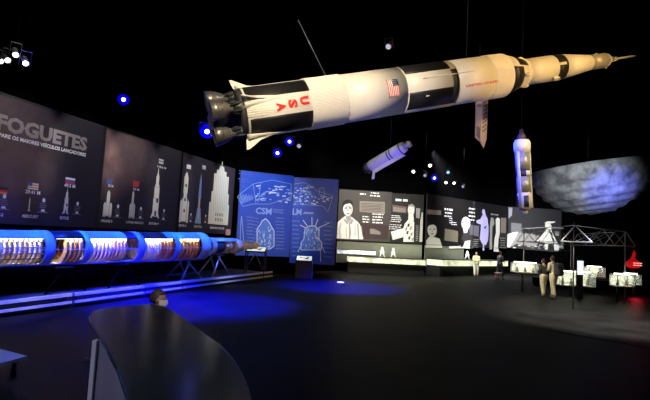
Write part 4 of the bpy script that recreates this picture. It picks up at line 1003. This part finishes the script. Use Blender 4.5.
MB().tube(A.p(0), Vector((A.o.x, A.o.y, 0)), .05, DARKSTEEL).build('post', t)
l = bpy.data.lights.new('red_lamp_light', 'POINT'); l.energy = 14; l.color = (1, .02, .05); l.shadow_soft_size = .2; lo = bpy.data.objects.new('red_lamp_light', l); col.objects.link(lo); lo.location = rc + Vector((-.2, -.5, -1.2))
# low black plinth behind the cases
pa, pb = ground_x(535, 24.5), ground_x(720, 24.5)
struct(MB().prism([(pa.x, pa.y, 0), (pb.x, pb.y, 0), (pb.x, pb.y + 2.5, 0), (pa.x + 1, pa.y + 2.5, 0)], (0, 0, .3), MATTE).build('trim_plinth'))
# ------------------------------------------------------------------ foreground counter
cz = 1.10
edge_r = [(93, 311), (108, 307.5), (130, 305), (150, 304), (163, 305.5), (172, 309.5), (190, 322), (207, 334.5), (222, 345), (234, 358), (243, 372), (249, 386), (253, 402), (257, 430)]
edge_l = [(134, 436), (130, 412), (124.5, 388), (117, 366), (106, 346), (96, 331), (90, 322), (88.5, 316)]
top = [gr(x, y, cz) for x, y in edge_r + edge_l]
ctm = mat('glossy_dark_laminate', (.014, .020, .019), .2, noise=.25, nscale=3, spec=.3)
tCt = thing('counter', Vector((top[8].x, top[8].y, 0)), 'curved dark glossy counter in the foreground', 'counter')
o = MB().prism([v - Vector((0, 0, .045)) for v in top], (0, 0, .045), ctm).build('countertop', tCt)
bv = o.modifiers.new('b', 'BEVEL'); bv.width = .012; bv.segments = 3; bv.limit_method = 'ANGLE'
cen = sum(top, Vector()) / len(top)
zu = cz - .046
lb = [gr(x, y, zu) for x, y in ((133, 436), (129.5, 413), (124, 390), (116.5, 369), (107, 350), (98.5, 339))]
rbk = [cen + (v - cen) * .86 for v in top[2:14]]
body = [Vector((v.x, v.y, 0)) for v in lb + rbk]
MB().prism(body, (0, 0, zu), mat('counter_side_laminate', (.20, .19, .26), .4, noise=.2, nscale=5)).build('body', tCt)
p0 = gr(97, 340, zu); dxy = Vector((.6, .8, 0))
MB().box(Vector((p0.x - .005, p0.y, zu / 2)), (.03, .06, zu), mat('pale_edge_trim', (.6, .6, .65), .35)).build('edge_post', tCt)
MB().box(Vector((p0.x - .05, p0.y, cz - .19)), (.07, .02, .02), STEEL).build('hook', tCt)
spot((-3.2, 1.0, 4.5), (p0.x + .1, p0.y - .9, .5), 420, (.7, .7, 1), 40, .8)
# blue-lit board at the left edge
q = [gr(-25, 343.5, .25), gr(0, 345, .25), gr(27, 355, .25), gr(0, 362.5, .25), gr(-30, 370, .25)]
q = [gr(-30, 341, .25), gr(27.5, 356, .25), gr(-30, 371.5, .25)]
t = thing('low_table', Vector((q[0].x, q[0].y, 0)), 'low pale table corner catching blue light at the left edge', 'table')
q4 = [q[0], q[1], q[2], q[2] + (q[0] - q[1])]
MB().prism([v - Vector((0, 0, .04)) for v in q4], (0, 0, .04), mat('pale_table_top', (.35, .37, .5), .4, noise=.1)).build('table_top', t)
cc = (q4[0] + q4[1] + q4[2] + q4[3]) / 4
for v in q4: p = cc + (v - cc) * .78; MB().tube((p.x, p.y, 0), (p.x, p.y, .21), .03, DARKSTEEL).build('leg', t)
spot((-3.6, 4.6, 4.0), (q[1].x - .3, q[1].y, .25), 420, (.2, .28, 1), 36, .8)

# ------------------------------------------------------------------ people
def skin_mesh(name, pts, edges, rad, m, parent, sub=1, extra=None, voxel=None):
    me = bpy.data.meshes.new(name); me.from_pydata([Vector(p) for p in pts], edges, []); o = bpy.data.objects.new(name, me); col.objects.link(o)
    md_ = o.modifiers.new('s', 'SKIN'); md_.use_smooth_shade = True
    for i, v in enumerate(me.skin_vertices[0].data): v.radius = (rad[i], rad[i]) if not isinstance(rad[i], tuple) else rad[i]; v.use_root = (i == 0)
    o.modifiers.new('u', 'SUBSURF').levels = sub; o.modifiers['u'].render_levels = sub
    dg = bpy.context.evaluated_depsgraph_get(); ev = bpy.data.meshes.new_from_object(o.evaluated_get(dg)); bpy.data.objects.remove(o); bpy.data.meshes.remove(me)
    if extra:
        bm = bmesh.new(); bm.from_mesh(ev)
        for vs, fs in extra:
            nv_ = [bm.verts.new(v) for v in vs]
            for f in fs:
                try: bm.faces.new([nv_[k] for k in f])
                except ValueError: pass
        bmesh.ops.recalc_face_normals(bm, faces=bm.faces)
        bm.to_mesh(ev); bm.free()
    ev.materials.clear(); ev.materials.append(m); o = bpy.data.objects.new(name, ev); col.objects.link(o); o.parent = parent
    for p in ev.polygons: p.use_smooth = True
    if voxel: r_ = o.modifiers.new('r', 'REMESH'); r_.mode = 'VOXEL'; r_.voxel_size = voxel; r_.use_smooth_shade = True
    return o
def headgeo(c, s, yaw_f=None):
    """shaped head: skull, jaw, nose, ears; faces +y"""
    vs = []; nu, nv = 20, 14
    for j in range(nv + 1):
        t = math.pi * j / nv
        for i in range(nu):
            p = 2 * math.pi * i / nu; x = math.sin(t) * math.cos(p) * .075; y = math.sin(t) * math.sin(p) * .095; z = math.cos(t) * .115
            if z < 0: f = 1 + z * 2.2; x *= f; y = y * (1 + z * 1.0) + .012 * (-z / .115)
            if abs(x) < .02 and y > .06 and -.03 < z < .015: y += .02
            vs.append(Vector((x, y, z)) * s + Vector(c))
    fs = [(j * nu + i, (j + 1) * nu + i, (j + 1) * nu + (i + 1) % nu, j * nu + (i + 1) % nu) for j in range(nv) for i in range(nu)]
    out = [(vs, fs)]
    for sd_ in (-1, 1):
        e = MB().ball(Vector(c) + Vector((sd_ * .076, -.005, -.005)) * s, .03 * s, WHITE, 8, 6, (.35, .7, 1)); out.append((e.v, e.f))
    return out
def person(loc, H, yaw, label, skin_c, top_c, trou_c, hair_c, stride=.1, lean=0.0, arm='down', look=0, long_hair=False, mask=False, child=False):
    t = thing('person', Vector(loc), label, 'person'); k = H / 1.7; hs = (1.0 if not child else 1.25) * k if not child else .88
    sk = mat('skin_' + label[:18], skin_c, .55); tp = mat('top_' + label[:18], top_c, .8, noise=.1, nscale=12); tr = mat('trousers_' + label[:18], trou_c, .8, noise=.1, nscale=12); hr = mat('hair_' + label[:18], hair_c, .6, noise=.2, nscale=30)
    V = lambda x, y, z: (x * k, (y + lean * max(0, z - .9)) * k, z * k)
    hz = H - .115 * hs; hy = (lean * .7) * k
    pelvis, waist, chest, neck = V(0, 0, .93), V(0, 0, 1.08), V(0, 0, 1.30), V(0, 0, 1.43)
    pts = [pelvis, waist, chest, neck, (0, hy, hz - .05 * hs)]; rad = [.13 * k, .115 * k, .135 * k, .055 * k, .055 * k]; ed = [(0, 1), (1, 2), (2, 3), (3, 4)]
    def add(p, r, par): pts.append(p); rad.append(r); ed.append((par, len(pts) - 1)); return len(pts) - 1
    legs = {}
    for s_ in (-1, 1):
        st = stride * s_
        h = add(V(.095 * s_, 0, .86), .088 * k, 0); kn = add(V(.10 * s_, st * .5 + .03, .49), .058 * k, h); an = add(V(.10 * s_, st, .09), .038 * k, kn); toe = add(V(.115 * s_, st + .15, .035), .032 * k, an); legs[s_] = (h, kn, an, toe)
        sh = add(V(.175 * s_, 0, 1.38), .055 * k, 2)
        if arm == 'down': el, wr = V(.22 * s_, -.03, 1.10), V(.24 * s_, .06, .87)
        elif arm == 'raised': el, wr = V(.20 * s_, .16, 1.17), V(.10 * s_, .30, 1.36)
        else: el, wr = V(.21 * s_, .02, 1.12), V(.08 * s_, .22, 1.10)
        e = add(el, .042 * k, sh); w_ = add(wr, .030 * k, e); d = (Vector(wr) - Vector(el)).normalized(); sdv = d.cross(Vector((0, 0, 1))).normalized() if abs(d.z) < .9 else Vector((0, 1, 0))
        pm = add(tuple(Vector(wr) + d * .07 * k), .030 * k, w_)
        for f, L in ((-1.5, .065), (-.5, .08), (.5, .075), (1.5, .06)):
            b_ = Vector(wr) + d * .10 * k + sdv * .018 * f * k; b1 = add(tuple(b_), .010 * k, pm); add(tuple(b_ + d * L * k - Vector((0, 0, .01)) * k), .008 * k, b1)
        tb_ = add(tuple(Vector(wr) + d * .06 * k + sdv * .04 * s_ * k), .011 * k, w_); legs[('a', s_)] = (sh, e, w_)
    skin_mesh('body', pts, ed, rad, sk, t, 1, headgeo((0, hy, hz), hs), .012 if not child else .008)
    def sub(name, idx, grow, m, root_extra=None):
        mp = {v: i for i, v in enumerate(idx)}; return skin_mesh(name, [pts[i] for i in idx], [(mp[a], mp[b]) for a, b in ed if a in mp and b in mp], [rad[i] + grow * k for i in idx], m, t, 2)
    L, Rr = legs[-1], legs[1]; la, ra_ = legs[('a', -1)], legs[('a', 1)]
    sub('trousers', [0, 1, L[0], L[1], L[2], Rr[0], Rr[1], Rr[2]], .032, tr)
    sub('jacket', [2, 1, 0, la[0], la[1], la[2], ra_[0], ra_[1], ra_[2]], .025, tp)
    for s_ in (-1, 1):
        an, toe = Vector(pts[legs[s_][2]]), Vector(pts[legs[s_][3]]); mb = MB(); c = (an + toe) / 2; c.z = .04 * k
        mb.ball(c + Vector((0, -.01, .0)), .145 * k, BLACK, 14, 8, (.36, 1.0, .28)); o = mb.build('shoe'); o.parent = t; 
    mb = MB(); hc = Vector((0, hy - .012 * hs, hz + .018 * hs)); nu, nv = 20, 10; vs = []
    for j in range(nv + 1):
        for i in range(nu):
            p = 2 * math.pi * i / nu; tm_ = R(66 if math.sin(p) > .3 else (115 if not long_hair else 150)); tt = tm_ * j / nv; vs.append(hc + Vector((math.sin(tt) * math.cos(p) * .086, math.sin(tt) * math.sin(p) * .104, math.cos(tt) * .118)) * hs)
    mb.add(vs, [(j * nu + i, (j + 1) * nu + i, (j + 1) * nu + (i + 1) % nu, j * nu + (i + 1) % nu) for j in range(nv) for i in range(nu)], hr, True); o = mb.build('hair'); o.parent = t
    so = o.modifiers.new('s', 'SOLIDIFY'); so.thickness = .008
    for s_ in (-1, 1):
        mb = MB(); mb.ball((s_ * .03 * hs, hy + .083 * hs, hz + .005 * hs), .011 * hs, BLACK, 8, 6, (1.2, .6, .7)); mb.box((s_ * .03 * hs, hy + .090 * hs, hz + .028 * hs), (.03 * hs, .006, .006 * hs), hr); o = mb.build('eye'); o.parent = t
    if mask:
        mb = MB(); vs = []; n1, n2 = 12, 6
        for j in range(n2 + 1):
            for i in range(n1 + 1):
                p = R(10 + 160 * i / n1); z = -.005 - .085 * j / n2; f = 1 + z * 1.2; bul = .022 * math.sin(math.pi * i / n1) * math.sin(math.pi * (j + .4) / (n2 + 1)); vs.append(Vector((0, hy, hz)) + Vector((math.cos(p) * (.08 * f), math.sin(p) * (.1 + bul) * (1 + z * .3) + .004, z)) * hs)
        mb.add(vs, [(j * (n1 + 1) + i, j * (n1 + 1) + i + 1, (j + 1) * (n1 + 1) + i + 1, (j + 1) * (n1 + 1) + i) for j in range(n2) for i in range(n1)], mat('mask_cloth', (.75, .78, .85), .7), True); o = mb.build('face_mask'); o.parent = t; o.modifiers.new('s', 'SOLIDIFY').thickness = .004
    else:
        mb = MB(); mb.box((0, hy + .088 * hs, hz - .055 * hs), (.04 * hs, .008, .008 * hs), mat('lips', (.35, .12, .1), .5)); o = mb.build('mouth'); o.parent = t
    # everything was built round the person's own origin
    for ch in t.children:
        if ch.name.split('.')[0] in ('shoe', 'hair', 'eye', 'face_mask', 'mouth'):
            pass
    t.rotation_euler.z = yaw
    return t
_old_build = MB.build
def local_fix(t):     # parts made by MB carry their own centre; parent keeps it as an offset
    return t

SKIN_T = (.45, .27, .2)
pA = person(gr(553.5, 298.5), 1.66, R(22), 'person with dark hair, pale top and cream trousers wearing a dark backpack', SKIN_T, (.55, .5, .36), (.62, .55, .38), (.015, .012, .01), .14, .12, 'folded')
pB = person(gr(543.5, 296.8), 1.52, R(20), 'person in dark top half hidden in front of the one with the backpack', SKIN_T, (.03, .03, .03), (.6, .54, .38), (.01, .01, .01), .10, .05, 'folded')
pC = person(ground_x(476.7, 29.6), 1.52, R(170), 'person with black hair, pale yellow top and white trousers before the wall showcase', SKIN_T, (.5, .45, .22), (.7, .68, .5), (.008, .008, .008), .06, 0, 'folded', long_hair=True)
pD = person(gr(499.5, 279.5), 1.66, R(-70), 'person in dark clothes standing beside the leftmost glass case', SKIN_T, (.05, .05, .055), (.03, .03, .035), (.01, .01, .01), .12, .04, 'folded')
pE = person(Vector((at(158.5, 300, 5.5).x, 5.5, 0)), 1.20, R(-80), 'short-haired person in white face mask, head showing behind the counter', (.42, .25, .2), (.12, .12, .16), (.04, .04, .05), (.05, .04, .036), .05, 0, 'down', mask=True, child=True)
spot((-.6, 2.6, 3.6), pE.location + Vector((0, 0, 1.1)), 260, (1, .85, .85), 14, .6)  # unseen warm spot added to brighten the masked face
# backpack
ca, sa_ = math.cos(R(22)), math.sin(R(22)); bc = Vector(pA.location) + Vector((sa_ * .19 + .03, -ca * .19, 1.14))
fx = Vector((-sa_, ca, 0)); sx_ = Vector((ca, sa_, 0))
tk = thing('backpack', bc, 'dark rounded backpack on the back of the person in cream trousers', 'backpack')
bk = mat('backpack_cloth', (.06, .063, .068), .7, noise=.3, nscale=20)
o = MB().box(bc, (.36, .24, .50), bk, (sx_, fx, Vector((0, 0, 1)))).build('bag', tk); b_ = o.modifiers.new('b', 'BEVEL'); b_.width = .08; b_.segments = 4
o = MB().box(bc - fx * .12 - Vector((0, 0, .08)), (.24, .07, .22), bk, (sx_, fx, Vector((0, 0, 1)))).build('front_pocket', tk); b_ = o.modifiers.new('b', 'BEVEL'); b_.width = .03; b_.segments = 3
for s_ in (-1, 1):
    mb = MB(); p = bc + sx_ * .12 * s_; mb.tube(p + Vector((0, 0, .2)) + fx * .06, p + Vector((0, 0, .26)) + fx * .2, .02, bk); mb.tube(p + Vector((0, 0, .26)) + fx * .2, p + fx * .3 + Vector((0, 0, .05)), .02, bk); mb.build('strap', tk)
spot((5.5, 16.5, 7.6), (9.0, 19.0, .8), 3600, (1, .93, .68), 13, 1, .15); 
spot((7.0, 8.5, 7.8), (7.9, 13.6, .0), 19000, (1, .97, .88), 44, 1, .15); spot((4.6, 24.0, 7.6), (8.5, 29.5, .0), 1300, (1, .98, .85), 30, 1, .15)
# pink stool by person D
c = gr(498.5, 280); t = thing('stool', c, 'low pink stool beside the person in dark clothes', 'stool'); pk = mat('pink_plastic', (.6, .38, .35), .5)
A = Axis(c, c + Vector((0, 0, 1))); MB().solid(A, [(.36, .2), (.38, .22), (.42, .22), (.43, .2)], pk, 20).build('seat', t)
for k in range(4): a = R(45 + 90 * k); MB().tube(c + Vector((math.cos(a) * .2, math.sin(a) * .2, 0)), c + Vector((math.cos(a) * .14, math.sin(a) * .14, .37)), .025, pk).build('leg', t)

# ------------------------------------------------------------------ ceiling lamps
def lamp(kind, p, d, label):
    t = thing('stage_lamp', p, label, 'lamp'); A = Axis(p, p + d)
    rl = .17 if kind == 'blue' else (.06 if p.y < 12 else .085)
    MB().shell(A, [(-.35, rl * .5), (-.28, rl * .9), (0, rl * 1.06), (.03, rl * 1.06)], BLACK, 0, 360, 20, .01).build('housing', t)
    em_ = mat('blue_halo_lens', (0, 0, .3), .3, emit=(.0, .0, 1), es=.55) if kind == 'blue' else mat('white_lens', (.9, .9, .9), .3, emit=(1, .99, .92), es=5)  # wide glowing blue disc stands in for the lamp's halo
    if kind == 'cyan': em_ = mat('cyan_lens', (.5, .8, .9), .3, emit=(.25, .6, 1), es=1.6)
    if kind == 'dim': em_ = mat('dim_lens', (.5, .5, .6), .3, emit=(.5, .5, .7), es=.6)
    MB().solid(A, [(-.02, rl * .98), (.0, rl * .98), (.02, rl * .85)], em_, 20).build('lens', t)
    if kind == 'blue': MB().solid(A, [(.02, rl * .36), (.035, rl * .34), (.045, rl * .2)], mat('blue_lamp_core', (.8, .85, 1), .3, emit=(.75, .8, 1), es=5), 14).build('bulb', t)
    mb = MB(); b = A.p(-.1)
    for s_ in (-1, 1): mb.box(b + A.e1 * s_ * (rl + .03) + A.e2 * .05, (.012, .3, .04), BLACK, (A.e1, A.e2, A.d))
    mb.box(b + A.e2 * .2, (2 * rl + .07, .012, .04), BLACK, (A.e1, A.e2, A.d)); mb.build('yoke', t)
    MB().tube(b + A.e2 * .2, Vector((b.x, b.y, 9.0)), .010, MATTE, 6).build('hanger', t)
    return t
lamps = [('white', 15.5, 54.5, 9, 'white ceiling lamp, topmost of the cluster at upper left'), ('white', 7.5, 60, 9.3, 'white ceiling lamp in the middle of the cluster at upper left'),
         ('white', 25.5, 63, 9, 'white ceiling lamp, rightmost of the cluster at upper left'), ('white', .5, 61, 9.4, 'white ceiling lamp at the left edge of the picture'),
         ('blue', 123.5, 99.5, 14, 'blue ceiling lamp alone above the three-rocket poster'), ('cyan', 135.5, 108.5, 17, 'small cyan ceiling lamp right of the lone blue one'), ('dim', 151, 113.5, 18, 'tiny dim ceiling lamp left of the rocket engines'),
         ('blue', 207, 131.5, 12, 'blue ceiling lamp seen among the rocket engines'), ('blue', 277.5, 153, 18, 'blue ceiling lamp under the big rocket, lower of the pair'),
         ('blue', 289.5, 141.5, 18, 'blue ceiling lamp under the big rocket, upper of the pair'), ('dim', 299, 146, 18, 'dim ceiling lamp right of the upper blue one'),
         ('blue', 434.5, 178, 22, 'bright blue ceiling lamp right of the slanted model'), ('white', 430, 165.5, 22, 'white ceiling lamp just above the bright blue one'), ('white', 413.5, 171.5, 23, 'white ceiling lamp nearest the slanted model'),
         ('dim', 425, 175.5, 24, 'dim ceiling lamp just left of the bright blue one'), ('cyan', 448, 172.3, 24, 'pale cyan ceiling lamp right of the bright blue one'), ('white', 446, 182.5, 27, 'small white ceiling lamp low right of the bright blue one'),
         ('white', 454, 183, 28, 'tiny white ceiling lamp beside the dark wall top'), ('dim', 463, 186.5, 28, 'dim ceiling lamp, rightmost of the back group'), ('dim', 388.5, 46.5, 13, 'small grey lamp alone above the big rocket')]
for kind, px, py, Y, label in lamps:
    p = at(px, py, Y); d = (Vector((CAM.x, CAM.y, 1.0)) - p).normalized()
    dd = (d + Vector((.25 * math.sin(px), .1, -.25))).normalized() if kind != 'blue' else (d + Vector((0, 0, -.12))).normalized()
    lamp(kind, p, dd, label)
cable('steel_cable', at(480, 100, bd) + Vector((0, .05, 0)), at(479, 95.5, bd) + Vector((0, .1, 3.2)), 'hair-thin cable holding the panelled spacecraft part under the rocket', .015, BLACK)
cable('steel_cable', QA.p(qs(392), .23, 90), QA.p(qs(392), .23, 90) + Vector((0, 0, 3.6)), 'hair-thin cable holding the slanted spacecraft model', .006, BLACK)
cable('steel_cable', mc + Vector((0, 0, 0)), Vector((mc.x, mc.y, 9)), 'hair-thin cable holding the half moon', .01, BLACK)
